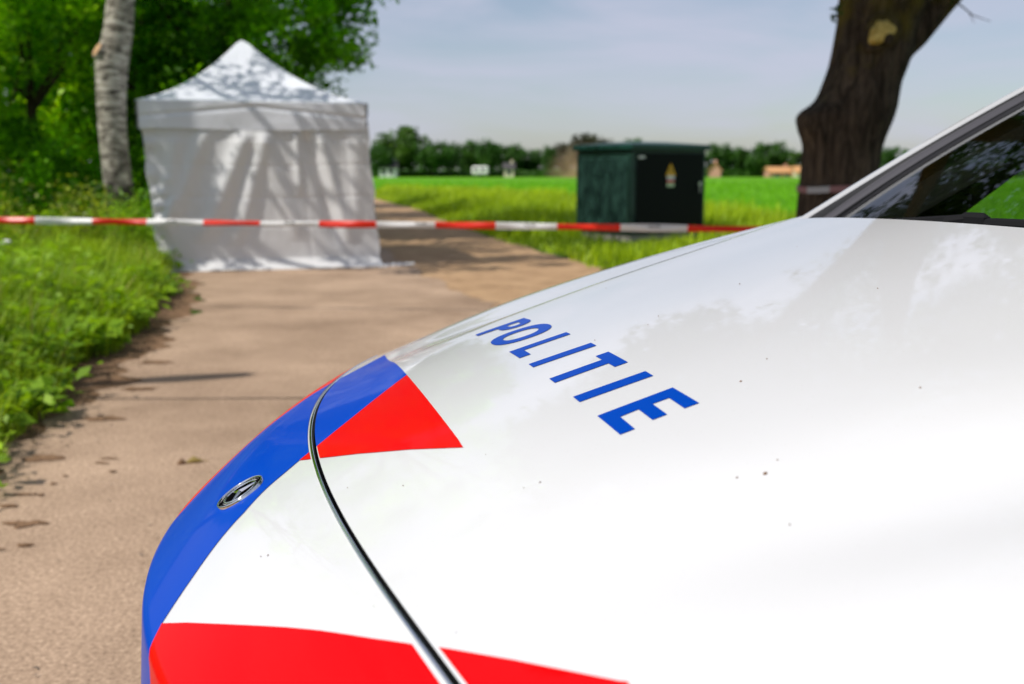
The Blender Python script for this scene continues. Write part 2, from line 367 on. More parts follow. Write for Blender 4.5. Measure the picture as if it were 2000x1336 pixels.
M['plate_red'] = pmat('red_band', (.65, .03, .06), .4)
M['plate_green'] = pmat('pale_green_band', (.55, .68, .42), .4)
M['metal'] = pmat('bright_metal', (.6, .6, .6), .3, metal=1)
M['wall_white'] = pmat('white_render', (.78, .77, .74), .8)
M['wall_cream'] = pmat('cream_render', (.68, .60, .42), .8)
M['brick'] = pmat('pink_brick', (.52, .28, .20), .85)
noise_col(M['brick'], [(.3, (.44, .22, .15)), (.7, (.60, .34, .25))], scale=2, detail=8)
M['tile'] = pmat('orange_roof_tiles', (.56, .29, .11), .8)
noise_col(M['tile'], [(.3, (.46, .22, .08)), (.7, (.66, .36, .15))], scale=1.2, detail=8)
M['darkroof'] = pmat('dark_roof', (.06, .055, .055), .8)
M['pane'] = pmat('window_pane', (.02, .025, .03), .08)
M['paper'] = pmat('white_plastic', (.8, .8, .82), .4)
M['deadleaf'] = pmat('dead_leaf', (.30, .22, .06), .8)
M['wood'] = pmat('grey_wood', (.18, .14, .10), .85)

# ---------------------------------------------------------------- ground, road, track, field
def sheet(name, left, right, z, mat, wob=0.0, seed=1, sub=14, cross=10, **kw):
    """ribbon between two edge polylines (lists of (x, y), same count), edges roughened by wob"""
    def resample(pl):
        pl = np.array(pl, float); d = np.concatenate([[0], np.cumsum(np.hypot(*np.diff(pl, axis=0).T))]); n = int(d[-1] * sub)
        return d, pl
    l, r = np.array(left, float), np.array(right, float)
    s = np.linspace(0, len(l) - 1, (len(l) - 1) * sub + 1)
    lx = np.stack([np.interp(s, np.arange(len(l)), l[:, k]) for k in (0, 1)], 1)
    rx = np.stack([np.interp(s, np.arange(len(r)), r[:, k]) for k in (0, 1)], 1)
    if wob:
        k = 1.7
        lx[:, 0] += wob * (fbm(lx[:, 1] * k, lx[:, 0] * k * 0 + 3.1, seed) - .5) * 2 + wob * .6 * (vnoise(lx[:, 1] * 7, lx[:, 1] * 0 + 2., seed + 9) - .5)
        rx[:, 0] += wob * (fbm(rx[:, 1] * k, rx[:, 0] * k * 0 + 7.7, seed + 5) - .5) * 2 + wob * .6 * (vnoise(rx[:, 1] * 7, rx[:, 1] * 0 + 5., seed + 11) - .5)
    t = np.linspace(0, 1, cross)[None, :, None]
    P = lx[:, None, :] * (1 - t) + rx[:, None, :] * t
    P = np.concatenate([P, np.full(P.shape[:2] + (1,), z)], -1)
    v, q = grid_mesh(P)
    o = link(name, mesh_np(name, v, q[:, ::-1]), mat); tag(o, kind='structure'); return o

v, q = grid_mesh(np.stack(np.meshgrid(np.linspace(-900, 900, 31), np.linspace(-300, 1500, 31), indexing='ij') + [np.zeros((31, 31))], -1))
tag(link('ground', mesh_np('ground', v, q), M['ground']), kind='structure')
ys = [-8, 0, 3.2, 5.2, 7.2, 9.19, 11.64, 15, 20, 26, 32, 38, 47, 60]
rl = [-1.3, -1.75, -2.0, -2.32, -2.62, -3.12, -3.86, -4.75, -6.1, -7.7, -9.2, -10.7, -13.0, -16.5]      # road left edge
ar = [3.2, 2.0, 1.3, .85, .35, -.24, -.93, -1.8, -3.1, -4.6, -6.0, -7.6, -9.8, -13.2]                    # asphalt right edge
gr = [6.0, 4.3, 3.5, 2.9, 2.3, 1.75, 1.22, .55, -.75, -1.9, -2.95, -4.45, -6.5, -9.6]                   # grass edge right of the sand
zz = list(zip
          (rl, ys)); za = list(zip(ar, ys)); zg = list(zip(gr, ys))
sheet('soil_strip', [(x - .75, y) for x, y in zz], [(x + .25, y) for x, y in zz], .004, M['soil'], wob=.22, seed=3)
sheet('sandy_track', [(x - .5, y) for x, y in za], [(x + .12, y) for x, y in zg], .008, M['sand'], wob=.25, seed=4)
road = sheet('road', [(x + .06, y) for x, y in zz], [(x, y) for x, y in za], .012, M['road'], wob=.26, seed=8, sub=40, cross=24)
# transverse crack in the asphalt: a thin dark seam
xs = np.linspace(-2.35, -.2, 90); yc = 5.36 + .05 * (fbm(xs * 1.3, xs * 0 + 1, 21) - .5) + .012 * (vnoise(xs * 30, xs * 0, 4) - .5)
wd = .0045 + .004 * vnoise(xs * 12, xs * 0 + 8, 5)
P = np.stack([np.stack([xs, yc - wd, 0 * xs + .0155], -1), np.stack([xs, yc + wd, 0 * xs + .0155], -1)], 1)
v, q = grid_mesh(P); tag(link('road_crack', mesh_np('road_crack', v, q), M['gap']), kind='structure')
# crop field
fe = [(14, 6), (9, 12), (6.4, 20), (3.8, 30), (1.0, 42), (-5, 60), (-20, 90), (-60, 150), (-150, 262)]
fr = [(300, 6), (300, 12), (300, 20), (300, 30), (300, 42), (300, 60), (300, 90), (300, 150), (300, 262)]
sheet('field', fe, fr, .016, M['field'], sub=10, cross=40)

# ---------------------------------------------------------------- vegetation builders
def set_tint(me, t):
    a = me.attributes.new('tint', 'FLOAT', 'FACE'); a.data.foreach_set('value', np.asarray(t, np.float32))

def blades_mesh(name, xy, h, w, lean=.45, z=0.0, tint=None, curl=1.0):
    n = len(xy); az = rng.uniform(0, 2 * np.pi, n); ln = rng.uniform(.1, 1, n) * lean
    d = np.stack([np.cos(az), np.sin(az)], 1); sd = np.stack([-d[:, 1], d[:, 0]], 1)
    h = np.broadcast_to(h, n); w = np.broadcast_to(w, n); z0 = np.broadcast_to(z, n)
    def ring(f, wf):
        c = xy + d * (ln * h * f ** 2 * curl)[:, None]; zz = z0 + h * (f - .25 * ln * f ** 2)
        a = np.concatenate([c - sd * (w * wf)[:, None], zz[:, None]], 1); b = np.concatenate([c + sd * (w * wf)[:, None], zz[:, None]], 1)
        return a, b
    a0, b0 = ring(0, .5); a1, b1 = ring(.55, .42); a2, b2 = ring(1.0, .06)
    V = np.stack([a0, b0, a1, b1, a2, b2], 1).reshape(-1, 3); i = np.arange(n)[:, None] * 6
    q = np.concatenate([i + np.array([0, 1, 3, 2]), i + np.array([2, 3, 5, 4])])
    me = mesh_np(name, V, q)
    tt = rng.uniform(0, 1, n) if tint is None else np.clip(tint + rng.normal(0, .18, n), 0, 1)
    set_tint(me, np.concatenate([tt, tt])); return me

def leaves_mesh(name, C, size, tint, up=.35, seed=0):
    """one folded four-sided leaf per centre"""
    g = np.random.default_rng(seed); n = len(C)
    nr = g.normal(0, 1, (n, 3)); nr[:, 2] = np.abs(nr[:, 2]) + up * 2; nr /= np.linalg.norm(nr, axis=1)[:, None]
    a = g.normal(0, 1, (n, 3)); a -= nr * (a * nr).sum(1)[:, None]; a /= np.linalg.norm(a, axis=1)[:, None]
    b = np.cross(nr, a); s = (np.broadcast_to(size, n) * g.uniform(.65, 1.35, n))[:, None]
    V = np.stack([C - a * s * .55, C + b * s * .30 + nr * s * .06 - a * s * .05, C + a * s * .6 - nr * s * .08, C - b * s * .30 + nr * s * .06 - a * s * .05], 1).reshape(-1, 3)
    me = mesh_np(name, V, np.arange(n)[:, None] * 4 + np.arange(4)); set_tint(me, np.clip(tint, 0, 1)); return me

def crown_points(center, radii, nclump, per, cl, seed, flat=.75, shell=.55, low=-1.0):
    g = np.random.default_rng(seed); c = np.array(center); r = np.array(radii)
    d = g.normal(0, 1, (nclump * 3, 3)); d /= np.linalg.norm(d, axis=1)[:, None]; d = d[d[:, 2] > low][:nclump]
    rad = g.uniform(shell, 1.0, len(d)) ** .7
    cc = c + d * r * rad[:, None]
    ct = g.uniform(0, 1, len(cc)); cs = cl * g.uniform(.6, 1.4, len(cc))
    k = np.repeat(np.arange(len(cc)), per)
    P = cc[k] + np.clip(g.normal(0, 1, (len(k), 3)), -1.7, 1.7) * cs[k][:, None] * np.array([.55, .55, .55 * flat])
    T = np.clip(.05 + .85 * ct[k] ** 1.3 + g.normal(0, .14, len(k)), 0, 1)  # wide spread between clumps puts sunlit clumps into the leaf tint
    return P, T, cc

def tree(name, label, cat, base, height, trunk_r, center, radii, nclump, per, cl, leaf, lm, bm, seed, group=None, flat=.75, shell=.55, low=-1.0, limbs=7, parts=('trunk', 'crown')):
    t = empty(name, base); tag(t, label, cat, group)
    g = random.Random(seed); c = Vector(center)
    P, T, cc = crown_points(center, radii, nclump, per, cl, seed, flat, shell, low)
    top = Vector((c.x, c.y, c.z + radii[2] * .3)); n = 7
    pts = [Vector((0, 0, -.1)).lerp(top, i / (n - 1)) + Vector((g.uniform(-.08, .08), g.uniform(-.08, .08), 0)) * (1 if 0 < i < n - 1 else 0) for i in range(n)]
    mb = MB(); mb.tube(pts, [trunk_r * (1.25 if i == 0 else 1 - .8 * i / (n - 1)) for i in range(n)], 10)
    idx = g.sample(range(len(cc)), min(limbs, len(cc)))
    for k in idx:
        e = Vector(cc[k]); f = g.uniform(.45, .85); s = Vector((0, 0, 0)).lerp(top, f); m = s.lerp(e, .5) + Vector((0, 0, -.12 * (e - s).length))
        mb.tube([s, m, e], [trunk_r * .42, trunk_r * .26, trunk_r * .08], 6)
    mb.build('trunk', bm, t, True)
    link('crown', leaves_mesh('crown', P, leaf, T, seed=seed), lm, t)
    return t

def bush(name, label, cat, base, radii, n, leaf, lm, seed, group=None, nclump=26, cl=.28):
    t = empty(name, base); tag(t, label, cat, group)
    P, T, cc = crown_points((0, 0, radii[2] * .55), radii, nclump, n // nclump, cl, seed, .9, .3, -.5)
    P[:, 2] = np.abs(P[:, 2]) + .02
    mb = MB(); g = random.Random(seed)
    for k in range(6):
        e = Vector(cc[k % len(cc)]); e.z = max(e.z, .2); mb.tube([(g.uniform(-.08, .08), g.uniform(-.08, .08), -.05), (e.x * .4, e.y * .4, e.z * .5), e], [.03, .02, .008], 5)
    mb.build('stem', M['bark'], t, True)
    link('foliage', leaves_mesh('foliage', P, leaf, T, seed=seed), lm, t); return t

# ---- near verge (left of the road)
def scatter_left(n, y0, y1, off0, off1, pw=1.0):
    y = y0 + (y1 - y0) * rng.uniform(0, 1, n) ** pw
    x = np.interp(y, ys, rl) - off0 - (off1 - off0) * rng.uniform(0, 1, n)
    return np.stack([x, y], 1)
def edge_rag(xy, amp=.30):
    e = np.interp(xy[:, 1], ys, rl); d = e - xy[:, 0]
    lim = -.06 + amp * (fbm(xy[:, 1] * 1.6, xy[:, 1] * 0 + .5, 31, 3) - .38) * 1.5
    lim = lim + .20 * np.clip((xy[:, 1] - 4.2) / 2.0, 0, 1)
    return xy[d > lim]
xy = edge_rag(scatter_left(80000, 1.8, 15, -.1, 4.4))
d_edge = np.interp(xy[:, 1], ys, rl) - xy[:, 0]
patch = fbm(xy[:, 0] * 1.3, xy[:, 1] * 1.3, 41)
h = (.15 + .44 * np.clip(d_edge / .9, 0, 1)) * rng.uniform(.45, 1.25, len(xy)) * (.65 + .7 * patch)
o = link('verge_grass', blades_mesh('verge_grass', xy, h, rng.uniform(.006, .015, len(xy)), .75, tint=.15 + .75 * fbm(xy[:, 0] * .9, xy[:, 1] * .9, 12)), M['grass'])
tag(o, 'long green grass and weeds filling the verge left of the road', 'grass', kind='stuff')
xy = edge_rag(scatter_left(4400, 1.8, 15.5, .0, 4.6), .4)
d_edge = np.interp(xy[:, 1], ys, rl) - xy[:, 0]
ht = (.13 + .44 * np.clip(d_edge / 1.1, 0, 1)) * rng.uniform(.5, 1.3, len(xy)) * (.6 + .8 * fbm(xy[:, 0] * .8, xy[:, 1] * .8, 77))
k = np.repeat(np.arange(len(xy)), 17); n = len(k); f = rng.uniform(.25, 1, n)
P = np.stack([xy[k, 0] + rng.normal(0, .075, n), xy[k, 1] + rng.normal(0, .075, n), ht[k] * f + .02], 1)
tt = np.clip(.1 + .75 * fbm(xy[:, 0] * 1.1, xy[:, 1] * 1.1, 55) - .1, 0, 1)[k] * .7 + .35 * f + rng.normal(0, .12, n) - .05
o = link('verge_weeds', leaves_mesh('verge_weeds', P, np.where(rng.uniform(0, 1, len(xy)) < .35, .105, .055)[k], tt, up=.8, seed=3), M['weed'])
tag(o, 'broad leaved weeds and nettles crowding the left verge', 'weeds', kind='stuff')
xy = edge_rag(scatter_left(260, 2.2, 13, .3, 4.0))
o = link('dry_grass', blades_mesh('dry_grass', xy, rng.uniform(.35, .75, len(xy)), rng.uniform(.006, .012, len(xy)), .9), M['dry'])
tag(o, 'straw coloured dry stalks sticking out of the verge', 'dry grass', kind='stuff')
# litter of small crumbs along the road edge
n = 1500; y = rng.uniform(2.6, 12, n); x = np.interp(y, ys, rl) + np.abs(rng.normal(0, .12, n)) - .10
P = np.stack([x, y, np.full(n, .02)], 1)
o = link('edge_debris', leaves_mesh('edge_debris', P, .016, rng.uniform(0, 1, n), up=2.5, seed=8), leaf_mat('debris', (.07, .045, .025), (.30, .20, .12), (1, 1, 1), .05))
tag(o, 'crumbs of soil and leaf litter along the left road edge', 'litter', kind='stuff')
n = 520; P = np.stack([rng.uniform(-3.0, 1.5, n), 2.0 + 9 * rng.uniform(0, 1, n) ** 1.3, np.full(n, .018)], 1)
P = P[(P[:, 0] > np.interp(P[:, 1], ys, rl))]
me = leaves_mesh('road_grit', P, .014, rng.uniform(0, 1, len(P)), up=1.2, seed=9)
tag(link('road_grit', me, leaf_mat('grit', (.08, .06, .045), (.50, .40, .30), (1, 1, 1), .02)), 'loose grit lying on the worn asphalt', 'grit', kind='stuff')
vs_, fs_ = [], []
for cx, cy, rx, ry in [(-1.90 + .35 * random.random() ** 2, 2.7 + 1.5 * random.random(), random.uniform(.008, .05), random.uniform(.006, .022)) for _ in range(24)] + [(-2.05 + .1 * random.random() - .12 * (k - 4), k, .12, .06) for k in (4.2, 4.9, 5.6, 6.4)] + [(-1.72, 3.38, .07, .03), (-1.85, 3.1, .10, .035), (-.9, 6.4, .05, .03)]:
    b = len(vs_); k = 30; a = np.linspace(0, 2 * np.pi, k, endpoint=False); rr = .25 + 1.2 * fbm(np.cos(a) * 2.6 + cx * 9, np.sin(a) * 2.6 + cy * 9, 51, 4)
    vs_ += [(cx, cy, .021)] + [(cx + rx * r * math.cos(w), cy + ry * r * math.sin(w), .0165) for w, r in zip(a, rr)]; fs_ += [(b, b + 1 + i, b + 1 + (i + 1) % k) for i in range(k)]
tag(link('dirt_patches', mesh_np('dirt_patches', vs_, None, fs_), M['soil']), 'dark soil crumbs and dirt patches along the left side of the asphalt', 'dirt', kind='stuff')
# fallen leaf with a dark clod, on the asphalt
fl = empty('fallen_leaf', at(343, 915, 4.12) * Vector((1, 1, 0)) + Vector((0, 0, .013)) if False else (-1.40, 4.12, .013)); tag(fl, 'curled yellow brown leaf fallen on the asphalt', 'leaf')
mb = MB(); mb.tube([(0.0, 0, .004), (.03, .02, .012), (.065, .025, .006)], [.003, .016, .003], 6); mb.tube([(.055, .024, .007), (.09, .03, .004)], [.002, .0015], 5); mb.build('blade', M['deadleaf'], fl, True)
mb = MB(); mb.tube([(-.03, -.015, .0), (-.015, -.005, .012), (.004, 0, .0)], [.006, .013, .005], 7); mb.build('clod', M['soil'], fl, True)

# ---- right verge: between track and field
n = 60000; y = 6.5 + 46 * rng.uniform(0, 1, n) ** 1.5
gx = np.interp(y, ys, gr); fx = np.interp(y, [p[1] for p in fe], [p[0] for p in fe]) + .6
x = gx + (fx - gx) * rng.uniform(0, 1, n)
rag = .30 * (fbm(y * 1.1, y * 0 + 2, 61, 3) - .4)
xy = np.stack([x, y], 1)[(x - gx) > rag]
de = np.clip((xy[:, 0] - np.interp(xy[:, 1], ys, gr)) / 1.2, 0, 1)
pt = fbm(xy[:, 0] * .7, xy[:, 1] * .5, 62)
kd = np.clip((np.hypot(xy[:, 0] - 2.5, (xy[:, 1] - 16.8) * .6) / 2.5) ** 1.5, .18, 1)
h = (.10 + .36 * de) * rng.uniform(.5, 1.3, len(xy)) * (.45 + 1.1 * pt) * kd
o = link('track_grass', blades_mesh('track_grass', xy, h, rng.uniform(.008, .018, len(xy)) * (1 + xy[:, 1] / 25), .6, tint=.05 + .95 * pt), M['tall'])
tag(o, 'yellow green tall grass between the sandy track and the field', 'grass', kind='stuff')
# crop plants of the field's near part
n = 90000; y = 9 + 95 * rng.uniform(0, 1, n) ** 1.7
fx = np.interp(y, [p[1] for p in fe], [p[0] for p in fe]); x = fx + rng.uniform(0, 1, n) * (4 + .62 * y - fx + 6)
xy = np.stack([x, y], 1)
sc = 1 + xy[:, 1] / 22
o = link('crop', blades_mesh('crop', xy, .13 * rng.uniform(.6, 1.3, n) * sc ** .45, .011 * sc, .8, tint=.2 + .6 * fbm(xy[:, 0] * .25, xy[:, 1] * .25, 71)), M['crop'])
tag(o, 'bright green young crop covering the field', 'crop', kind='stuff')

# ---------------------------------------------------------------- oak on the right
OY = 8.5
oak = empty('oak_tree', (at(1633, 480, OY).x, OY, 0)); tag(oak, 'thick dark oak trunk leaning right, with a burl and police tape round it', 'tree')
ob = Vector(oak.location)
prof = [(560, 1548, 1712), (480, 1553, 1702), (415, 1560, 1697), (370, 1565, 1706), (330, 1569, 1713), (290, 1573, 1720), (262, 1577, 1730), (235, 1583, 1741), (210, 1590, 1749), (185, 1600, 1754),
        (160, 1610, 1759), (130, 1621, 1771), (100, 1628, 1780), (70, 1634, 1786), (40, 1640, 1796), (10, 1643, 1812), (-25, 1646, 1826), (-60, 1650, 1800)]
yy = np.array([p[0] for p in prof], float); yf = np.linspace(560, -60, 140)
lf = np.interp(-yf, -yy, [p[1] for p in prof]); rf = np.interp(-yf, -yy, [p[2] for p in prof])
nA = 120; ang = np.linspace(0, 2 * np.pi, nA, endpoint=False); rows = []
for y_, l_, r_ in zip(yf, lf, rf):
    a, b = at(l_, y_, OY), at(r_, y_, OY); c = (a + b) / 2; rad = (b - a).length / 2; z = c.z
    flare = 1 + .35 * math.exp(-max(z, 0) / .25)
    rr = rad * flare * (1 + .045 * (fbm(ang * 3.0, ang * 0 + z * 1.1, 5) - .5) * 2 + .085 * (fbm(ang / (2 * np.pi) * 26, ang * 0 + z * 2.0, 15, 3) - .5))
    rr[-1] = rr[-1]
    # burl on the left side, facing the road
    bz = at(1570, 228, OY).z; da = (ang - 3.30 + np.pi) % (2 * np.pi) - np.pi
    dz = z - bz; sh = np.where(dz > 0, .085, .20)
    rr = rr + (.135 if dz < .1 else .135) * np.exp(-(da / .55) ** 2) * np.exp(-(dz / (sh if np.ndim(sh) == 0 else sh)) ** 2) * (.8 + .5 * fbm(ang * 6, ang * 0 + z * 9, 18, 3))
    bz2 = at(1782, 100, OY).z; da2 = (ang - 0 + np.pi) % (2 * np.pi) - np.pi
    rr = rr + .035 * np.exp(-(da2 / .4) ** 2) * math.exp(-((z - bz2) / .05) ** 2)
    rows.append(np.stack([c.x - ob.x + rr * np.cos(ang), c.y - ob.y + rr * np.sin(ang), np.full(nA, z)], -1))
P = np.array(rows); P[0, :, 2] -= .15
v, q = grid_mesh(P, True); tr = link('trunk', mesh_np('trunk', v, q[:, ::-1]), M['oakbark'], oak, True)
mb = MB()
o_ = lambda px, py, dy=0: at(px, py, OY + dy) - ob
mb.tube([o_(1722, 128), o_(1773, 62), o_(1828, -2), o_(1880, -55, -.1), o_(1960, -140, -.3), o_(2090, -250, -.8), o_(2180, -420, -1.2)], [.12, .175, .165, .145, .13, .10, .05], 14)
mb.tube([o_(1715, 20), o_(1700, -90), o_(1660, -260, -.2), o_(1600, -480, -.5), o_(1560, -760, -.8)], [.30, .27, .22, .16, .06], 14)
mb.tube([o_(1700, -60), o_(1560, -240, -.8), o_(1380, -400, -1.7), o_(1150, -520, -2.6)], [.17, .13, .09, .03], 10)
mb.tube([o_(1720, -60), o_(1790, -260, -1.0), o_(1900, -470, -2.2), o_(2050, -640, -3.2)], [.17, .12, .08, .03], 10)
mb.tube([o_(1700, -120), o_(1690, -330, 1.2), o_(1640, -520, 2.5)], [.15, .1, .03], 10)
mb.build('limb', M['oakbark'], tr, True)
# thin twigs near the fork
mb = MB()
mb.tube([o_(1850, -8), o_(1878, 12), o_(1900, 30), o_(1935, 42)], [.010, .007, .005, .002], 5); mb.tube([o_(1892, 24), o_(1903, 45)], [.004, .002], 5)
mb.build('twig', M['oakbark'], tr, True)
# lichen covered pruning knot, with sunlight put into its bright colour
kc = o_(1724, 62, -.40); kn_n = Vector((.12, -1, -.1)).normalized()
mb = MB()
nk = 44; kv = [kc + kn_n * .055]; 
for j, (rr_, hh) in enumerate(((.45, .05), (.8, .035), (1.0, -.02), (1.05, -.08))):
    for i in range(nk):
        w = 2 * math.pi * i / nk; wob = 1 + .22 * math.sin(2 * w + .6) + .12 * math.sin(3 * w + 2) + .07 * math.sin(7 * w)
        kv.append(kc + Vector((math.cos(w) * .088 * rr_ * wob, 0, math.sin(w) * .098 * rr_ * wob)) + kn_n * hh)
kf = [(0, 1 + i, 1 + (i + 1) % nk) for i in range(nk)]
for j in range(3):
    for i in range(nk):
        a = 1 + j * nk + i; b2 = 1 + j * nk + (i + 1) % nk; kf.append((a, a + nk, b2 + nk, b2))
mb.add(kv, kf); mb.build('knot', M['knot_sunlit'], oak, True)
lp = []; hc = kc + Vector((.035, 0, -.055)) + kn_n * .02
for i in range(25):
    w = 2 * math.pi * i / 24; wob = 1 + .18 * math.sin(2 * w + .6) + .08 * math.sin(3 * w + 2); lp.append(kc + Vector((math.cos(w) * .108 * wob, .05, math.sin(w) * .122 * wob)))
MB().tube(lp, .030, 8, False).build('knot_lip', M['oakbark'], oak, True)
MB().disc(hc, .042, 16, kn_n, .035).build('knot_hollow', M['bark'], oak, True)
# crown: overhead, mostly out of the frame; it shades the trunk and mirrors in the bonnet
P1, T1, _ = crown_points((-.55, -.6, 6.6), (4.3, 4.2, 3.0), 150, 210, .58, 101, .7, .45, -.95)
P2, T2, _ = crown_points((2.6, -1.6, 5.8), (2.6, 2.8, 2.2), 60, 240, .6, 102, .7, .4)
P3, T3, _ = crown_points((-3.4, -1.8, 6.2), (1.9, 2.2, 1.8), 34, 240, .5, 103, .7, .4)
P4, T4, _ = crown_points((-2.7, -1.1, 4.7), (1.9, 1.7, 1.3), 40, 240, .5, 105, .7, .3)
P = np.concatenate([P1, P2, P3, P4]); T_ = np.concatenate([T1, T2, T3, T4])
wz = 1.25 + (P[:, 1] + OY) * .178 + .12          # keep the crown above the photograph's top edge
keep = (P[:, 2] > wz) & (P[:, 2] > 3.0); P = P[keep]; T_ = T_[keep]
sp = [o_(1628, 24, -.3), o_(1634, 30, -.3), o_(1626, 34, -.28), o_(1858, 2, -.1), o_(1866, 4, -.1), o_(1852, -4, -.1), o_(1640, 10, -.3)]
xt = np.array([np.array(s) + rng.normal(0, .018, 3) for s in sp for _ in range(7)])
P = np.concatenate([P, xt]); T_ = np.concatenate([T_, np.full(len(xt), .3)])
sz = np.concatenate([np.full(len(P) - len(xt), .125), np.full(len(xt), .05)])
link('crown', leaves_mesh('crown', P, sz, T_, seed=104), M['oakleaf'], oak)

# ---------------------------------------------------------------- woodland on the left
BY = 14.6
birch = empty('birch_tree', (at(236, 460, BY).x, BY, 0)); tag(birch, 'old birch with pale flaking bark and a sawn stub, left of the tent', 'tree')
bb = Vector(birch.location); o_ = lambda px, py, dy=0: at(px, py, BY + dy) - bb
prof = [(520, 205, 275), (460, 207, 270), (415, 208, 266), (380, 206, 262), (340, 202, 256), (300, 198, 250), (250, 193, 246), (200, 190, 245), (160, 189, 246), (135, 188, 248), (110, 190, 251), (90, 196, 254), (60, 204, 258), (20, 208, 261), (-30, 212, 262), (-120, 214, 258), (-260, 222, 254), (-420, 226, 246)]
yf = np.linspace(520, -420, 90); yy = np.array([p[0] for p in prof], float)
lf = np.interp(-yf, -yy, [p[1] for p in prof]); rf = np.interp(-yf, -yy, [p[2] for p in prof]); rows = []
nA = 40; ang = np.linspace(0, 2 * np.pi, nA, endpoint=False)
for y_, l_, r_ in zip(yf, lf, rf):
    a, b = at(l_, y_, BY), at(r_, y_, BY); c = (a + b) / 2; rad = (b - a).length / 2
    rr = rad * (1 + .07 * (fbm(ang * 2.5, ang * 0 + c.z * 2, 25) - .5) + .06 * (fbm(ang * 5, ang * 0 + c.z * 6, 26, 3) - .5)) * (1 + .5 * math.exp(-max(c.z, 0) / .2))
    rows.append(np.stack([c.x - bb.x + rr * np.cos(ang), c.y - bb.y + rr * np.sin(ang), np.full(nA, c.z)], -1))
P = np.array(rows); P[0, :, 2] = -.15
v, q = grid_mesh(P, True); bt = link('trunk', mesh_np('trunk', v, q[:, ::-1]), M['birch'], birch, True)
mb = MB(); s0, s1 = o_(214, 112, -.05), o_(190, 97, -.16); mb.tube([s0, s1], [.15, .115], 14); mb.build('stub', M['birch'], bt, True)
mb = MB(); mb.disc(s1, .10, 18, (s1 - s0), .015); mb.build('cut_face', M['cutwood'], bt, True)
P, T_, cc = crown_points((0, 0, 8.2), (2.6, 2.6, 2.8), 70, 120, .55, 201, 1.0, .4)
mb = MB()
for k in range(12):
    e = Vector(cc[k]); mb.tube([o_(234, -300), Vector((e.x * .4, e.y * .4, e.z - .3)), e], [.05, .03, .01], 6)
mb.build('limb', M['birch'], bt, True)
link('crown', leaves_mesh('crown', P, .085, T_, seed=202), M['sunleaf'], birch)

TR = [
    ('tall loose tree outside the left edge whose leaves dapple the tent', (-7.0, 10.6, 0), (.7, .5, 6.9), (2.3, 2.0, 2.4), 33, 120, .35, .12, 'sunleaf', 310),
    # label, base, crown centre (rel), radii, clumps, per, clump size, leaf, material, seed
    ('dark leafy tree rising behind the white tent, its branches reaching right over the sky', (-6.0, 19.2, 0), (1.25, -.5, 5.0), (2.5, 2.4, 2.9), 190, 200, .45, .125, 'woodleaf', 301),
    ('dark tree behind the left half of the tent roof, right of the birch', (-7.6, 20.5, 0), (.2, -.6, 4.4), (2.3, 2.2, 3.4), 130, 150, .5, .13, 'woodleaf', 302),
    ('bright sunlit young tree left of the birch trunk', (-8.1, 17.2, 0), (0, 0, 3.4), (1.5, 1.6, 2.5), 80, 130, .42, .12, 'sunleaf', 303),
    ('leafy yellow green tree at the upper left corner', (-8.6, 15.2, 0), (-.35, -.1, 4.0), (1.5, 1.5, 2.2), 75, 130, .4, .115, 'sunleaf', 304),
    ('darker tree in the wood behind the birch trunk', (-9.2, 21.5, 0), (.2, 0, 4.2), (2.2, 2.1, 3.6), 120, 130, .5, .14, 'woodleaf', 305),
    ('dense tree at the left edge behind the olive shrub', (-10.8, 19.0, 0), (0, 0, 3.7), (2.0, 2.0, 3.3), 110, 130, .5, .14, 'woodleaf', 306),
    ('shaded tree deep in the wood behind the tent peak', (-8.0, 26.0, 0), (0, 0, 5.0), (3.0, 2.6, 4.6), 130, 120, .6, .19, 'woodleaf', 307),
    ('shaded tree deep in the wood, far left of the birch', (-13.2, 25.0, 0), (0, 0, 5.0), (3.2, 2.6, 4.8), 130, 120, .6, .19, 'woodleaf', 308),
    ('tree at the wood edge behind the tent, farther along the track', (-10.5, 33.0, 0), (.3, 0, 5.2), (3.0, 2.8, 4.6), 110, 110, .7, .22, 'woodleaf', 309),
]
for lab, base, c, r, nc, per, cl, lf_, mk, sd in TR:
    tree('woodland_tree', lab, 'tree', base, c[2] + r[2], .14 if lf_ < .16 else .2, c, r, nc, per, cl, lf_, M[mk], M['bark'], sd, group='trees of the wood on the left', low=-.95)
BU = [
    ('olive green rounded shrub under the left end of the tape', (-5.35, 11.3, 0), (.85, .7, .78), 2600, .055, 'olive', 401),
    ('dark hazel bush at the foot of the wood, left of the birch', (-7.0, 15.4, 0), (1.1, .8, 1.25), 3200, .09, 'woodleaf', 402),
    ('dark bush at the left edge above the olive shrub', (-8.3, 16.4, 0), (1.2, .9, 1.6), 3400, .095, 'woodleaf', 403),
    ('low green bush between the birch and the tent wall', (-5.25, 15.2, 0), (.55, .6, .95), 1800, .075, 'woodleaf', 404),
    ('broad dark bush behind the birch foot', (-6.6, 17.3, 0), (1.3, .8, 1.7), 3600, .10, 'woodleaf', 405),
    ('leafy sapling bush behind the tent, left side', (-5.7, 17.2, 0), (.9, .7, 1.9), 2800, .10, 'woodleaf', 406),
    ('green weed thicket before the birch, near the tent corner', (-5.0, 12.9, 0), (.6, .6, .62), 2200, .06, 'weed', 407),
]
for lab, base, r, n, lf_, mk, sd in BU: bush('shrub', lab, 'shrub', base, r, n, lf_, M[mk], sd, group='shrubs at the edge of the wood')

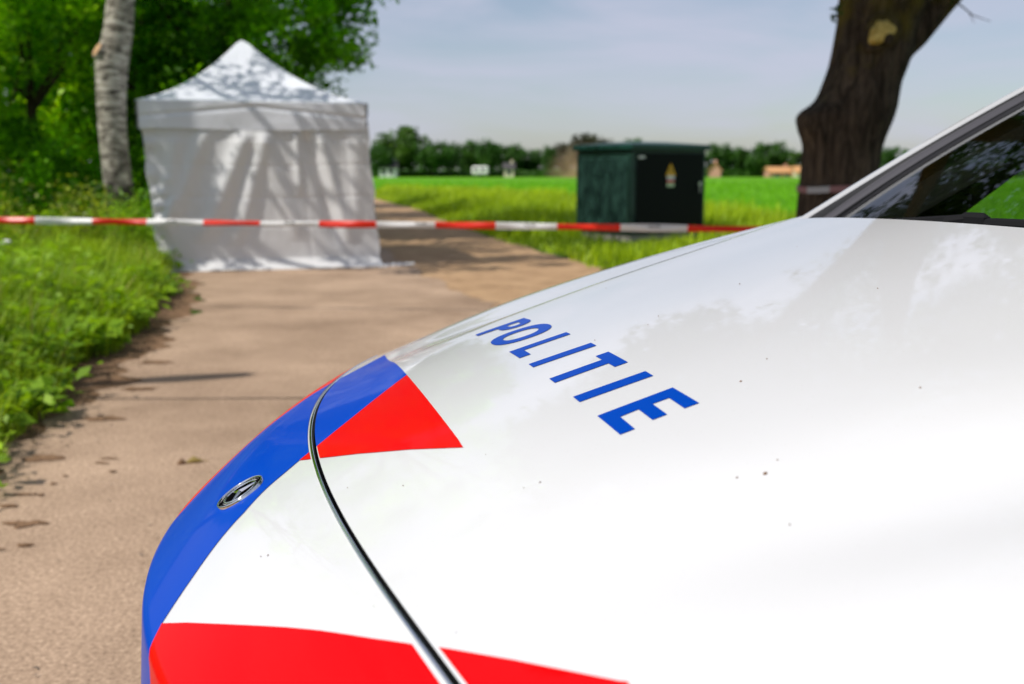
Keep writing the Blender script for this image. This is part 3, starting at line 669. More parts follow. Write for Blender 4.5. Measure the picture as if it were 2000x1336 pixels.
# ---------------------------------------------------------------- white party tent
TY = 12.4
FL, FR = Vector((at(277, 330, TY).x, TY, 0)), Vector((at(716, 330, 13.1).x, 13.1, 0))
fx = (FR - FL); TW = fx.length; fx.normalize(); fy = Vector((-fx.y, fx.x, 0))
tent = empty('party_tent', (FL.x, FL.y, 0), math.atan2(fx.y, fx.x)); tag(tent, 'white party tent with closed creased walls and a pointed roof beside the wood', 'tent')
EAVE, BAND, TD, PEAK = 2.10, .34, 2.9, 3.05
LEAN = .15
def wall(name, along, n1, n2, lo, hi, fold, mat, seed):
    s = np.linspace(0, 1, n1)[:, None]; t = np.linspace(0, 1, n2)[None, :]
    s, t = np.broadcast_arrays(s, t); z = lo + (hi - lo) * t
    X = s * TW; d = np.zeros_like(s)
    if fold:
        # drape folds fanning from the hanging points, packing creases, and wrinkles at the hems
        for (x0, z0, x1, z1, wd, am) in fold:
            tt = np.clip((z - z1) / (z0 - z1), 0, 1); xc = x1 + (x0 - x1) * tt
            d += am * np.exp(-((X - xc) / wd) ** 2) * np.clip(tt * 6, 0, 1) * np.clip((1 - tt) * 8 + .25, 0, 1)
        d += .022 * (fbm(X * 1.6, z * 1.1, seed) - .5) + .012 * (fbm(X * 5 + z * 3, z * 2.5 - X, seed + 3) - .5)
        for zc in (.55, .92, 1.32, 1.64): d += -.007 * np.exp(-((z - zc - .01 * np.sin(X * 3)) / .013) ** 2)
        for xc in (.62, 1.25, 1.88, 2.45): d += -.006 * np.exp(-((X - xc) / .013) ** 2)
        edge = np.exp(-(X / .16) ** 2); d += .02 * edge * np.sin(z * 26 + 2 * np.sin(z * 7))
    Y = -d
    X = X + LEAN * (1 - z / EAVE) * (1 - .0 * s) + .02 * np.sin(z * 9 + s * 5) * ((s < .02) | (s > .98))
    if lo <= .02:   # bottom hem spreads forward on the ground
        k = np.clip(1 - z / .16, 0, 1) ** 1.6
        Y = Y - k * (.17 + .06 * (fbm(X * 3, X * 0 + 1, seed + 8) - .4)); z = np.maximum(z + .035 * k * (fbm(X * 5, X * 0 + 4, seed + 9)), .018)
        X = X + k * .10 * (s - .35)
    v, q = grid_mesh(np.stack([X, Y, z], -1)); o = link(name, mesh_np(name, v, q), mat, tent, True)
    return o
folds = [(.40, 1.72, .10, .30, .09, .035), (.75, 1.76, .18, .55, .10, .045), (1.25, 1.76, .55, .35, .13, .075), (1.48, 1.76, .95, .30, .10, .05), (1.42, 1.74, 1.75, .35, .11, .05),
         (1.98, 1.76, 2.25, .25, .085, -.06), (2.10, 1.76, 2.38, .30, .09, .055), (2.60, 1.74, 2.45, .3, .12, .03), (1.85, 1.76, 1.80, .9, .05, .03), (.22, 1.2, .06, .75, .06, .03), (.3, .95, .05, .5, .06, .03)]
wf = wall('front_wall', None, 190, 150, 0.0, EAVE - BAND + .06, folds, M['tent'], 91)
# the other walls
for nm, M4 in (('side_wall', Matrix.Translation((TW, 0, 0)) @ Matrix.Rotation(math.pi / 2, 4, 'Z')), ('side_wall', Matrix.Translation((0, TD, 0)) @ Matrix.Rotation(-math.pi / 2, 4, 'Z')), ('back_wall', Matrix.Translation((TW, TD, 0)) @ Matrix.Rotation(math.pi, 4, 'Z'))):
    s = np.linspace(0, 1, 60)[:, None] * np.ones((1, 50)); z = np.linspace(.012, EAVE - .2, 50)[None, :] * np.ones((60, 1))
    P = np.stack([s * (TD if nm == 'side_wall' else TW), .02 * (fbm(s * 6, z * 2, 95) - .5) * np.clip(s * (1 - s) * 20, 0, 1), z], -1)
    P = np.array([M4 @ Vector(p) for p in P.reshape(-1, 3)]).reshape(60, 50, 3)
    P[..., 0] += LEAN * (1 - P[..., 2] / EAVE)
    v, q = grid_mesh(P); link(nm, mesh_np(nm, v, q), M['tent'], tent, True)
# valance
n = 140; s = np.linspace(0, 1, n)
for nm, M4, ln in (('valance', Matrix.Identity(4), TW), ('valance', Matrix.Translation((TW, 0, 0)) @ Matrix.Rotation(math.pi / 2, 4, 'Z'), TD), ('valance', Matrix.Translation((0, TD, 0)) @ Matrix.Rotation(-math.pi / 2, 4, 'Z'), TD), ('valance', Matrix.Translation((TW, TD, 0)) @ Matrix.Rotation(math.pi, 4, 'Z'), TW)):
    t = np.linspace(0, 1, 22); S2, T2_ = np.meshgrid(s, t, indexing='ij'); z = EAVE - BAND * (1 - T2_)
    chev = np.exp(-((T2_ - (.42 + .42 * (1 - np.abs(2 * S2 - 1)))) / .06) ** 2)
    Y = -.035 - .012 * np.sin(S2 * 11) * (1 - T2_) - .012 * (fbm(S2 * 9, T2_ * 2, 97) - .5) + .016 * chev
    P = np.stack([S2 * ln, Y, z + .008 * np.sin(S2 * 7 + 1) * (1 - T2_)], -1).reshape(-1, 3)
    P = np.array([M4 @ Vector(p) for p in P]).reshape(n, 22, 3)
    v, q = grid_mesh(P); link(nm, mesh_np(nm, v, q), M['tent_roof'], tent, True)
# roof: concave pyramid with a blunt tip
nr = 44; t = np.linspace(0, 1, nr); side = []
cs = [(-.035, -.035), (TW + .035, -.035), (TW + .035, TD + .035), (-.035, TD + .035)]
for k in range(4):
    a, b = np.array(cs[k]), np.array(cs[(k + 1) % 4]); m_ = 48
    side.append(np.stack([a + (b - a) * j / m_ for j in range(m_)]))
per = np.concatenate(side); cen = np.array([TW / 2 - .12, TD / 2])
rows = []
for tt in t:
    xy_ = per * (1 - tt) + cen * tt; rad = 1 - tt
    zc = EAVE + (PEAK - EAVE) * (.40 * tt + .60 * tt ** 2.1)
    zc = zc - .05 * max(0, (tt - .93) / .07) ** 2
    sag = np.abs(np.concatenate([np.linspace(-1, 1, 48, endpoint=False)] * 4)); 
    zz_ = zc - .09 * (1 - sag ** 2) * math.sin(math.pi * min(1, tt * 1.15)) * .8 + .012 * (fbm(per[:, 0] * 3, per[:, 1] * 3 + tt * 4, 99) - .5) * math.sin(math.pi * tt)
    k2 = min(1.0, (1 - tt) / .04 + .0) if tt > .96 else 1
    rows.append(np.stack([xy_[:, 0], xy_[:, 1], zz_], -1))
P = np.array(rows); c3 = P[-1].mean(0); P[-1] = c3 + (P[-2] - P[-2].mean(0)) * .6 * 1.0
P[-1, :, 2] = P[-2, :, 2].mean() + .012
v, q = grid_mesh(P, True); v = np.concatenate([v, [[cen[0], cen[1], P[-1, 0, 2] + .012]]]); k0 = (nr - 1) * len(per)
tris = [(k0 + i, k0 + (i + 1) % len(per), len(v) - 1) for i in range(len(per))]
link('roof', mesh_np('roof', v, q[:, ::-1], tris), M['tent_roof'], tent, True)
for x_, y_ in ((.06, .05), (TW - .06, .05), (TW - .06, TD - .05), (.06, TD - .05)):
    MB().tube([(x_ + LEAN, y_, .01), (x_, y_, EAVE - .06)], .019, 8).build('pole', M['steel'], tent, True)
# loose skirt ends lying on the ground by the right and left corner
mb = MB(); n = 26
for (x0, y0, x1, y1, wd) in ((TW + .12, -.06, TW + .62, .12, .14), (-.02, -.1, .14, -.22, .10)):
    pv = []; pf = []
    for i in range(n + 1):
        f = i / n; c = Vector((x0 + (x1 - x0) * f, y0 + (y1 - y0) * f, .02)); w = wd * (1 - .75 * f)
        for s_ in (-1, 0, 1): pv.append(c + Vector((.0, s_ * w, .02 * (1 - abs(s_)) + .014 * math.sin(i * 1.3 + s_) * (1 - f))))
    for i in range(n):
        for j in (0, 1): a = i * 3 + j; pf.append((a, a + 3, a + 4, a + 1))
    MB().add(pv, pf).build('skirt_flap', M['tent'], tent, True)


# ---------------------------------------------------------------- barrier tape
TL, TRt = Vector((-5.25, 8.92, 0)), Vector((at(1600, 452, 8.30).x, 8.30, 0))
def tape_y(x): return TL.y + (TRt.y - TL.y) * (x - TL.x) / (TRt.x - TL.x)
tape = empty('barrier_tape', (0, 0, 0)); tag(tape, 'long red and white barrier tape stretched across the road in front of the tent', 'barrier tape')
bpx = [-150, -43, 68, 180, 286, 397, 508, 623, 735, 850, 968, 1088, 1212, 1343, 1475, 1590]
def px_to_x(px):
    x = 0.0
    for _ in range(20): x = (px - 1000) / FPX * (tape_y(x) * math.cos(PITCH) + .45 * math.sin(PITCH))
    return x
def tape_z(px): return np.interp(px, [-150, 0, 300, 600, 850, 1100, 1475, 1600], [428, 430, 434, 437.5, 439.5, 443, 448, 450])
for i in range(len(bpx) - 1):
    n = 14; rows = []
    for k in range(n + 1):
        px = bpx[i] + (bpx[i + 1] - bpx[i]) * k / n; x = px_to_x(px); y = tape_y(x); zc = at(px, tape_z(px), y).z
        tw = .35 + .65 * min(1, abs(px - 470) / 240) if 230 < px < 710 else 1.0
        hw = .0285 * (.62 + .38 * tw) * (1 + .12 * math.sin(px * .021)); b1 = .012 * math.sin(px * .05)
        rows.append([(x, y + .020 * (1.4 - tw) + b1, zc + hw), (x, y + .004 + b1, zc + hw * .55), (x, y - .006, zc + .10 * hw), (x, y + .001 - b1, zc - hw * .45), (x, y + .012 - b1 * .5, zc - hw)])
    v, q = grid_mesh(np.array(rows, float)); red = i % 2 == (0 if True else 1)
    link('tape_band', mesh_np('tape_band', v, q[:, ::-1]), M['tape_red'] if i % 2 == 1 - 1 and False else (M['tape_white'] if i in (0, 2, 4, 6, 8, 10, 12) else M['tape_red']), tape, True)
dg = bpy.context.evaluated_depsgraph_get
def text_mesh(txt, size, font_bold=0.0, extr=0.0):
    cu = bpy.data.curves.new('lettering', 'FONT'); cu.body = txt; cu.size = size; cu.extrude = extr; cu.offset = font_bold; cu.align_x = 'CENTER'; cu.resolution_u = 2
    ob_ = bpy.data.objects.new('lettering', cu); COL.objects.link(ob_)
    me = bpy.data.meshes.new_from_object(ob_.evaluated_get(dg())); bpy.data.objects.remove(ob_); return me
tm = text_mesh('POLITIE', .028, .0007)
tdir = (TRt - TL).normalized()
for pxc in (335, 566, 822, 1035, 1278):
    x = px_to_x(pxc); y = tape_y(x); z = at(pxc, tape_z(pxc), y).z
    o = link('lettering', tm, None, tape); o.location = (x, y - .012, z + .002); o.rotation_euler = (R(78), 0, math.atan2(tdir.y, tdir.x))
tm.materials.append(M['ink'])
st = empty('wooden_stake', (TL.x - .02, TL.y + .03, 0)); tag(st, 'grey wooden stake holding the left end of the tape', 'stake')
MB().box((0, 0, .5), (.05, .05, 1.1), None, .006).build('post', M['wood'], st); MB().box((0, 0, 1.06), (.06, .06, .03), None, .01).build('cap', M['wood'], st)
# ring of tape round the oak
ring = empty('barrier_tape', (0, 0, 0)); tag(ring, 'short red and white tape tied round the oak trunk', 'barrier tape')
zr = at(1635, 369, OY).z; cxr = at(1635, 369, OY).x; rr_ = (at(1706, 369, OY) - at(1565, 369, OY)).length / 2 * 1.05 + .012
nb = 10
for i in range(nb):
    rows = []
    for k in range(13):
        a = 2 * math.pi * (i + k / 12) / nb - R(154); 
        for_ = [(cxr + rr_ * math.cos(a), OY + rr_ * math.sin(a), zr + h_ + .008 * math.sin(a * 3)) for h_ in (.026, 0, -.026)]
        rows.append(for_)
    v, q = grid_mesh(np.array(rows)); link('tape_band', mesh_np('tape_band', v, q), M['tape_red_shaded'] if i % 2 else M['tape_white_shaded'], ring, True)

# ---------------------------------------------------------------- transformer kiosk
KC = Vector((at(1232, 472, 17.6).x, 17.6, 0)); kdir = R(33)
ki = empty('transformer_kiosk', KC, kdir); tag(ki, 'dark green electricity kiosk with louvred side and yellow warning sign on the verge', 'kiosk')
KW, KD, KH = 1.74, 1.60, 1.62
MB().box((KW / 2, KD / 2, .06), (KW - .08, KD - .08, .16), None, .01).build('plinth', M['concrete'], ki)
MB().box((KW / 2, KD / 2, .14 + (KH - .14) / 2), (KW, KD, KH - .14), None, .012).build('housing', M['kiosk'], ki)
# hipped roof with overhanging fascia
ov = .07; mb = MB()
mb.box((KW / 2, KD / 2, KH + .05), (KW + 2 * ov, KD + 2 * ov, .10), None, .012)
z0, z1 = KH + .10, KH + .155
mb.add([(-ov + .012, -ov + .012, z0 - .002), (KW + ov - .012, -ov + .012, z0 - .002), (KW + ov - .012, KD + ov - .012, z0 - .002), (-ov + .012, KD + ov - .012, z0 - .002), (.5, .55, z1), (KW - .5, .55, z1), (KW - .5, KD - .55, z1), (.5, KD - .55, z1)],
       [(0, 1, 5, 4), (1, 2, 6, 5), (2, 3, 7, 6), (3, 0, 4, 7), (4, 5, 6, 7)])
mb.build('roof', M['kiosk_roof'], ki)
dr = MB().box((KW / 2 + .01, -.010, .16 + (KH - .24) / 2 + .02), (KW - .16, .024, KH - .24), None, .006).build('door', M['kiosk_door'], ki)
MB().tube([(KW - .17, -.03, 1.02), (KW - .17, -.055, 1.02)], .035, 14).tube([(KW - .17, -.05, 1.02), (KW - .17, -.052, .86)], [.012, .010], 8).build('handle', M['metal'], dr, True)
for z in (.42, 1.25): MB().tube([(.095, -.03, z - .06), (.095, -.03, z + .06)], .015, 8).build('hinge', M['kiosk_door'], dr, True)
MB().box((.19, -.024, KH - .13), (.15, .008, .045)).build('name_plate', M['plate'], ki)
# warning sign: triangle over a banded plate
sg = MB().add([(-.12, 0, 0), (.12, 0, 0), (0, 0, .215), (-.12, -.006, 0), (.12, -.006, 0), (0, -.006, .215)], [(3, 4, 5), (0, 2, 1), (0, 1, 4, 3), (1, 2, 5, 4), (2, 0, 3, 5)]).build('warning_sign', M['yellow'], ki)
sg.location = (.87, -.024, 1.17)
MB().add([(.012, -.008, .135), (-.035, -.008, .078), (-.004, -.008, .078), (-.018, -.008, .03), (.034, -.008, .092), (.004, -.008, .092)], [(0, 1, 2, 5), (2, 3, 4, 5)]).build('bolt_symbol', M['ink'], sg)
for nm, m_, z0, z1 in (('sign_plate', 'plate', -.075, -.002), ('sign_band', 'plate_red', -.128, -.076), ('sign_base', 'plate_green', -.20, -.129)):
    MB().box((0, -.003, (z0 + z1) / 2), (.175, .006, z1 - z0), None, .002).build(nm, M[m_], sg)
# louvred left side: many slats joined, in three bays
mb = MB(); nS = 46
for k in range(nS):
    z = .24 + k * (KH - .36) / nS
    mb.add([(-.002, .10, z), (-.030, .10, z - .012), (-.030, KD - .10, z - .012), (-.002, KD - .10, z), (-.002, .10, z + .019), (-.002, KD - .10, z + .019)], [(0, 3, 2, 1), (1, 2, 5, 4), (0, 1, 4), (3, 5, 2)])
tag(mb.build('louvre', M['kiosk_louvre'], ki), kind='stuff')
for y_ in (.06, KD - .06): MB().box((-.018, y_, KH / 2 + .03), (.032, .06, KH - .32)).build('louvre_frame', M['kiosk'], ki)
# pale sandy spoil beside the kiosk
sp_ = Vector((at(1395, 440, 19.0).x, 19.0, 0))
n1_, n2_ = 40, 20; A_, B_ = np.meshgrid(np.linspace(0, 2 * np.pi, n1_), np.linspace(0, 1, n2_), indexing='ij')
P = np.stack([B_ * np.cos(A_) * .7, B_ * np.sin(A_) * .6, .17 * np.maximum(0, 1 - B_ ** 2) ** 1.3 + .03 * (fbm(B_ * np.cos(A_) * 6 + 9, B_ * np.sin(A_) * 6 + 9, 44) - .5) - .02], -1)
v, q = grid_mesh(P); o = link('sand_heap', mesh_np('sand_heap', v, q), M['sand'], None, True); o.location = sp_; tag(o, 'small heap of pale sand right of the kiosk', 'sand heap')

# white plastic scrap in the verge at the left edge
o_loc = at(4, 474, 9.2)
n1_, n2_ = 26, 14; A_, B_ = np.meshgrid(np.linspace(0, 2 * np.pi, n1_), np.linspace(-1, 1, n2_), indexing='ij')
rr2 = np.sqrt(np.maximum(0, 1 - B_ ** 4)); P = np.stack([B_ * .085, rr2 * np.cos(A_) * .03 * (1 + .3 * (fbm(A_ * 2 + 3, B_ * 3 + 5, 3) - .5)), rr2 * np.sin(A_) * .024 + .01 * B_], -1)
v, q = grid_mesh(P); o = link('plastic_scrap', mesh_np('plastic_scrap', v, q), M['paper'], None, True); o.location = o_loc; tag(o, 'white plastic scrap caught in the verge at the left edge', 'litter')

# added snag, unseen outside the left edge: its bough throws the streak on the asphalt
tip = Vector((-1.64, 6.02, 0)) + SDIR * (5.2 / SDIR.z); e2 = Vector((-2.35, 5.80, 0)) + SDIR * (5.2 / SDIR.z)
sn = empty('added_dead_tree', (e2.x - 1.5, e2.y - .2, 0)); tag(sn, 'unseen bare dead tree added left of the verge, its stout bough shading the asphalt', 'tree')
s_ = Vector(sn.location)
MB().tube([(0, 0, -.1), (.05, .02, 2.0), (.0, .05, 4.2), (-.05, .02, 5.6)], [.2, .17, .14, .06], 12).build('trunk', M['bark'], sn, True)
MB().tube([(0, .05, 4.4), Vector((.6, .1, 4.95)), e2 - s_ + Vector((0, 0, 0)), (e2 * .5 + tip * .5) - s_, tip - s_], [.10, .08, .075, .11, .07], 10).build('bough', M['bark'], sn, True)

# ---------------------------------------------------------------- far treeline, houses, dust
def far_crown(seed, n, mat, w=1.0):
    P, T_, _ = crown_points((0, 0, .60), (.38 * w, .38 * w, .40), 72, n // 72, .115, seed, 1.0, .45)
    g = np.random.default_rng(seed); me = leaves_mesh('crown', P, .066, T_, seed=seed); me.materials.append(mat); return me
def far_trunk():
    mb = MB(); mb.tube([(0, 0, -.02), (0, 0, .3), (.01, 0, .75)], [.022, .018, .006], 7); mb.tube([(0, 0, .3), (.12, .02, .6)], [.01, .004], 5); mb.tube([(0, 0, .34), (-.12, -.03, .62)], [.01, .004], 5)
    me = bpy.data.meshes.new('trunk'); me.from_pydata(mb.v, [], mb.f); me.materials.append(M['bark']); return me
FC = {'a': far_crown(501, 6000, M['farleaf'], 1.1), 'b': far_crown(502, 6000, M['farleaf'], 1.3), 'c': far_crown(503, 6000, M['farleaf2'], 1.25), 'd': far_crown(504, 5000, M['farleaf3'], 1.25), 'e': far_crown(505, 5000, M['farleaf'], .8)}
FT = far_trunk()
FAR = [(741, 288, 1.0, 'a', 'far tree half hidden by the right edge of the tent'), (785, 260, 1.15, 'c', 'tallest paler round tree of the far treeline, right of the tent'), (768, 284, .9, 'b', 'dark tree in front of the tallest pale tree of the far treeline'),
       (843, 282, 1.15, 'b', 'broad dark tree second right of the tall pale far tree'), (880, 286, .8, 'e', 'narrow dark tree between two broad trees of the far treeline'), (915, 281, 1.0, 'a', 'oval dark tree left of the white caravan far away'),
       (955, 281, 1.0, 'e', 'tall oval tree directly behind the white caravan far away'), (993, 286, 1.0, 'b', 'dark tree above the cream cottage on the far field edge'), (1028, 293, 1.5, 'b', 'wide low crowned tree right of the cream cottage'), (1073, 291, .7, 'e', 'slim pointed tree standing left of the dust cloud'),
       (1100, 288, .9, 'd', 'dusty tree just left of the dust cloud'), (1142, 272, 1.0, 'd', 'tall brownish tree seen through the dust left of the kiosk roof'), (1178, 281, .9, 'd', 'brownish tree above the left part of the kiosk roof'), (1236, 277, .9, 'a', 'tree whose top shows above the middle of the kiosk roof'),
       (1330, 300, 1.2, 'b', 'far tree hidden behind the kiosk'), (1404, 286, 1.15, 'a', 'pointed tree above the pink brick gable right of the kiosk'), (1448, 293, 1.0, 'e', 'middle tree between kiosk and oak on the far field edge'), (1476, 303, 1.0, 'b', 'low dark tree left of the dense tall tree beside the oak'),
       (1506, 282, 1.15, 'b', 'dense tall far tree left of the oak trunk'), (1552, 303, 1.3, 'c', 'pale low tree touching the left side of the oak trunk'), (1712, 322, 1.0, 'c', 'low pale tree just right of the oak trunk'), (1748, 292, 1.2, 'a', 'round tree right of the oak above the car pillar'), (1800, 296, 1.3, 'b', 'dark far tree rising behind the windscreen pillar'),
       (1870, 290, 1.2, 'b', 'far tree seen only through the car windows'), (1960, 284, 1.2, 'a', 'right most far tree behind the car windows')]
for i, (px, py, wd, kk, lab) in enumerate(FAR):
    Y = 205 + (i * 37 % 11) * 1.6 - (8 if kk in 'c' and i > 3 else 0); p = at(px, py, Y); h = p.z * 1.10
    t = empty('far_tree', (p.x, Y, 0), i * 1.7); tag(t, lab, 'tree', 'trees of the far treeline')
    for nm, me in (('trunk', FT), ('crown', FC[kk])):
        c_ = link(nm, me, None, t); c_.scale = (h * wd * .96, h * wd * .96, h)
# undergrowth at the foot of the treeline
n = 15000; x = rng.uniform(-70, 135, n); y = 211 + rng.uniform(-2.5, 4, n); hh = (.7 + 1.1 * fbm(x * .12, x * 0 + 3, 83)) * rng.uniform(0, 1, n)
o = link('hedge_undergrowth', leaves_mesh('hedge_undergrowth', np.stack([x, y, hh], 1), .75, rng.uniform(0, 1, n), seed=12), M['farleaf'])
tag(o, 'dark hedge undergrowth along the far field edge', 'undergrowth', kind='stuff')
# distant wood behind, closing the horizon
n = 9000; x = rng.uniform(-120, 190, n); y = 262 + rng.uniform(0, 12, n); hh = (.8 + 1.6 * fbm(x * .05, x * 0 + 9, 85)) * rng.uniform(0, 1, n) ** .7
o = link('distant_wood', leaves_mesh('distant_wood', np.stack([x, y, hh], 1), 1.7, rng.uniform(0, 1, n), seed=13), M['farleaf'])
tag(o, 'distant low wood closing the horizon', 'wood', kind='stuff')
def house(name, label, cat, px, Y, w, d, wall_h, roof_h, wm, rm, rz=0.0, wins=3, door=True, gable=False):
    p = at(px, 340, Y); h = empty(name, (p.x, Y, 0), rz); tag(h, label, cat)
    mb = MB(); mb.add([(-w/2, 0, 0), (w/2, 0, 0), (w/2, d, 0), (-w/2, d, 0), (-w/2, 0, wall_h), (w/2, 0, wall_h), (w/2, d, wall_h), (-w/2, d, wall_h), (-w/2, d/2, wall_h + roof_h), (w/2, d/2, wall_h + roof_h)],
           [(0, 1, 5, 4), (2, 3, 7, 6), (1, 2, 6, 9, 5), (3, 0, 4, 8, 7)]); mb.build('wall', wm, h)
    e = .3; mb = MB(); k = roof_h / (d / 2)
    for s_ in (0, 1):
        y0 = -e if s_ == 0 else d + e; z0 = wall_h - e * k
        mb.add([(-w/2 - e, y0, z0), (w/2 + e, y0, z0), (w/2 + e, d/2, wall_h + roof_h + .02), (-w/2 - e, d/2, wall_h + roof_h + .02), (-w/2 - e, y0, z0 + .18), (w/2 + e, y0, z0 + .18), (w/2 + e, d/2, wall_h + roof_h + .2), (-w/2 - e, d/2, wall_h + roof_h + .2)],
               [(0, 1, 2, 3), (4, 7, 6, 5), (0, 4, 5, 1), (1, 5, 6, 2), (3, 7, 4, 0)])
    rf_ = mb.build('roof', rm, h)
    MB().box((w * .28, d/2, wall_h + roof_h + .3), (.5, .5, .9)).build('chimney', wm, rf_)
    for i in range(wins):
        x = -w/2 + w * (i + .7) / (wins + .4); fr_ = MB().box((x, -.02, wall_h * .58), (.95, .08, 1.0)).build('window', M['wall_white'], h)
        MB().box((x, -.07, wall_h * .58), (.8, .03, .84)).build('pane', M['pane'], fr_)
    if door: MB().box((w * .44, -.03, .95), (.8, .06, 1.9)).build('door', M['darkroof'], h)
    return h
house('farmhouse', 'small white farmhouse under trees right of the tent, far away', 'house', 757, 203, 3.4, 5, 1.9, 1.3, M['wall_white'], M['darkroof'], 0, 2, False)
house('cottage', 'cream cottage below the far trees, left of the dust cloud', 'house', 994, 204, 2.0, 4, 1.7, 1.0, M['wall_cream'], M['darkroof'], 0, 1, False)
house('brick_house', 'small pink brick house right of the kiosk, far away', 'house', 1408, 203, 2.2, 2.3, 1.4, 1.3, M['brick'], M['tile'], R(75), 1, False)
house('barn', 'long barn with orange tiled roof left of the oak trunk, far away', 'barn', 1528, 203, 5.0, 4.5, .95, .95, M['brick'], M['tile'], R(4), 2, False)
house('barn', 'short orange roofed barn partly hidden by the oak trunk', 'barn', 1567, 200, 2.4, 4, 1.0, 1.0, M['wall_cream'], M['tile'], R(-3), 1, False)
# caravan
cv = at(938, 340, 203); cvn = empty('caravan', (cv.x, 203, 0)); tag(cvn, 'white caravan parked below the far trees', 'caravan')
MB().box((0, 0, 1.35), (3.3, 1.9, 1.7), None, .25).build('body', M['wall_white'], cvn)
for x in (-.9, .5): MB().box((x, -.97, 1.6), (.8, .04, .55)).build('window', M['pane'], cvn)
for y in (-.8, .8): MB().tube([(0, y - .1, .32), (0, y + .1, .32)], .32, 14).build('wheel', M['tyre'], cvn)
# dust cloud behind the kiosk
dm = bpy.data.materials.new('dust'); dm.use_nodes = True; N = dm.node_tree.nodes; LK = dm.node_tree.links; N.clear()
oo = N.new('ShaderNodeOutputMaterial'); pv_ = N.new('ShaderNodeVolumePrincipled'); pv_.inputs['Color'].default_value = (.95, .62, .44, 1); pv_.inputs['Anisotropy'].default_value = .2
tc = N.new('ShaderNodeTexCoord'); ns = N.new('ShaderNodeTexNoise'); ns.inputs['Scale'].default_value = .35; ns.inputs['Detail'].default_value = 3
mr_ = N.new('ShaderNodeMapRange'); mr_.inputs[1].default_value = .36; mr_.inputs[2].default_value = .66; mr_.inputs[3].default_value = .15; mr_.inputs[4].default_value = 1.0
mp_ = N.new('ShaderNodeMapping'); mp_.inputs['Scale'].default_value = (1 / 7.5, 1 / 4.5, 1 / 7.2); gr_ = N.new('ShaderNodeTexGradient'); gr_.gradient_type = 'SPHERICAL'
pw = N.new('ShaderNodeMath'); pw.operation = 'POWER'; pw.inputs[1].default_value = 1.5; mu = N.new('ShaderNodeMath'); mu.operation = 'MULTIPLY'; mu2 = N.new('ShaderNodeMath'); mu2.operation = 'MULTIPLY'; mu2.inputs[1].default_value = .65
LK.new(tc.outputs['Object'], ns.inputs['Vector']); LK.new(ns.outputs['Fac'], mr_.inputs[0]); LK.new(tc.outputs['Object'], mp_.inputs[0]); LK.new(mp_.outputs[0], gr_.inputs[0])
LK.new(gr_.outputs['Fac'], pw.inputs[0]); LK.new(pw.outputs[0], mu.inputs[0]); LK.new(mr_.outputs[0], mu.inputs[1]); LK.new(mu.outputs[0], mu2.inputs[0]); LK.new(mu2.outputs[0], pv_.inputs['Density']); LK.new(pv_.outputs[0], oo.inputs['Volume'])
dc = at(1136, 340, 185); rows = []
for i in range(12):
    f = -.05 + 1.05 * i / 11; rr0 = math.sqrt(max(0.0004, 1 - min(1, f * f)))
    rows.append([(7.5 * rr0 * math.cos(a), 4.5 * rr0 * math.sin(a), max(.05, 7.2 * f + .4)) for a in np.linspace(0, 2 * math.pi, 28, endpoint=False)])
rows[0] = [(x, y, .05) for x, y, z in rows[0]]
v, q = grid_mesh(np.array(rows), True); v = np.concatenate([v, [[0, 0, .05], [0, 0, 7.62]]]); nn = len(v)
tr_ = [((i + 1) % 28, i, nn - 2) for i in range(28)] + [(11 * 28 + i, 11 * 28 + (i + 1) % 28, nn - 1) for i in range(28)]
dco = link('dust_cloud', mesh_np('dust_cloud', v, q[:, ::-1], tr_), dm); dco.location = (dc.x, 185, 0)
tag(dco, 'reddish dust cloud drifting over the field behind the kiosk', 'dust cloud', kind='stuff')

# ================================================================= the police car
S = 1.22
YAW = R(14.701); B0 = np.array([-.2353 * S, .8292 * S]); BZ = .9745
car = empty('police_car', (B0[0], B0[1], 0), YAW); tag(car, 'white police car with red and blue stripes and blue POLITIE lettering on its bonnet', 'car')
kn = np.array([-.16, -.08, -.03, .03, .12, .25, .45, .7, 1.3])
gk = np.array([1.316, .9658, .8347, .3556, .4029, .2964, .2545, .2585, .2585])
A2, A4, C2, C4, CE, CV = .72654, -.63532, -.08021, .2526, 3.1240, .58058
WF, RF = -.078, .012
W_ = np.linspace(WF, 1.4, 2800); G_ = np.interp(W_, kn, gk)
H_ = np.concatenate([[0], np.cumsum((G_[1:] + G_[:-1]) / 2 * np.diff(W_))]); H_ = H_ - np.interp(0, W_, H_) + BZ
th = np.linspace(math.atan(np.interp(WF, kn, gk)), R(86), 14); mid = (th[1:] + th[:-1]) / 2; ds = RF * np.diff(th)
fw = W_[0] - np.cumsum(ds * np.cos(mid)); fh = H_[0] - np.cumsum(ds * np.sin(mid))
tt_ = np.linspace(0, .12, 25)[1:]; ww_ = fw[-1] - tt_ * math.cos(R(86)); wh_ = fh[-1] - tt_ * math.sin(R(86))
W_ = np.concatenate([ww_[::-1], fw[::-1], W_]); H_ = np.concatenate([wh_[::-1], fh[::-1], H_])
Q_ = np.concatenate([[0], np.cumsum(np.hypot(np.diff(W_), np.diff(H_)))]); Q_ = Q_ - np.interp(0, W_, Q_)
def sweep(v): v = np.minimum(np.abs(v), .70); return A2 * v ** 2 + A4 * v ** 4
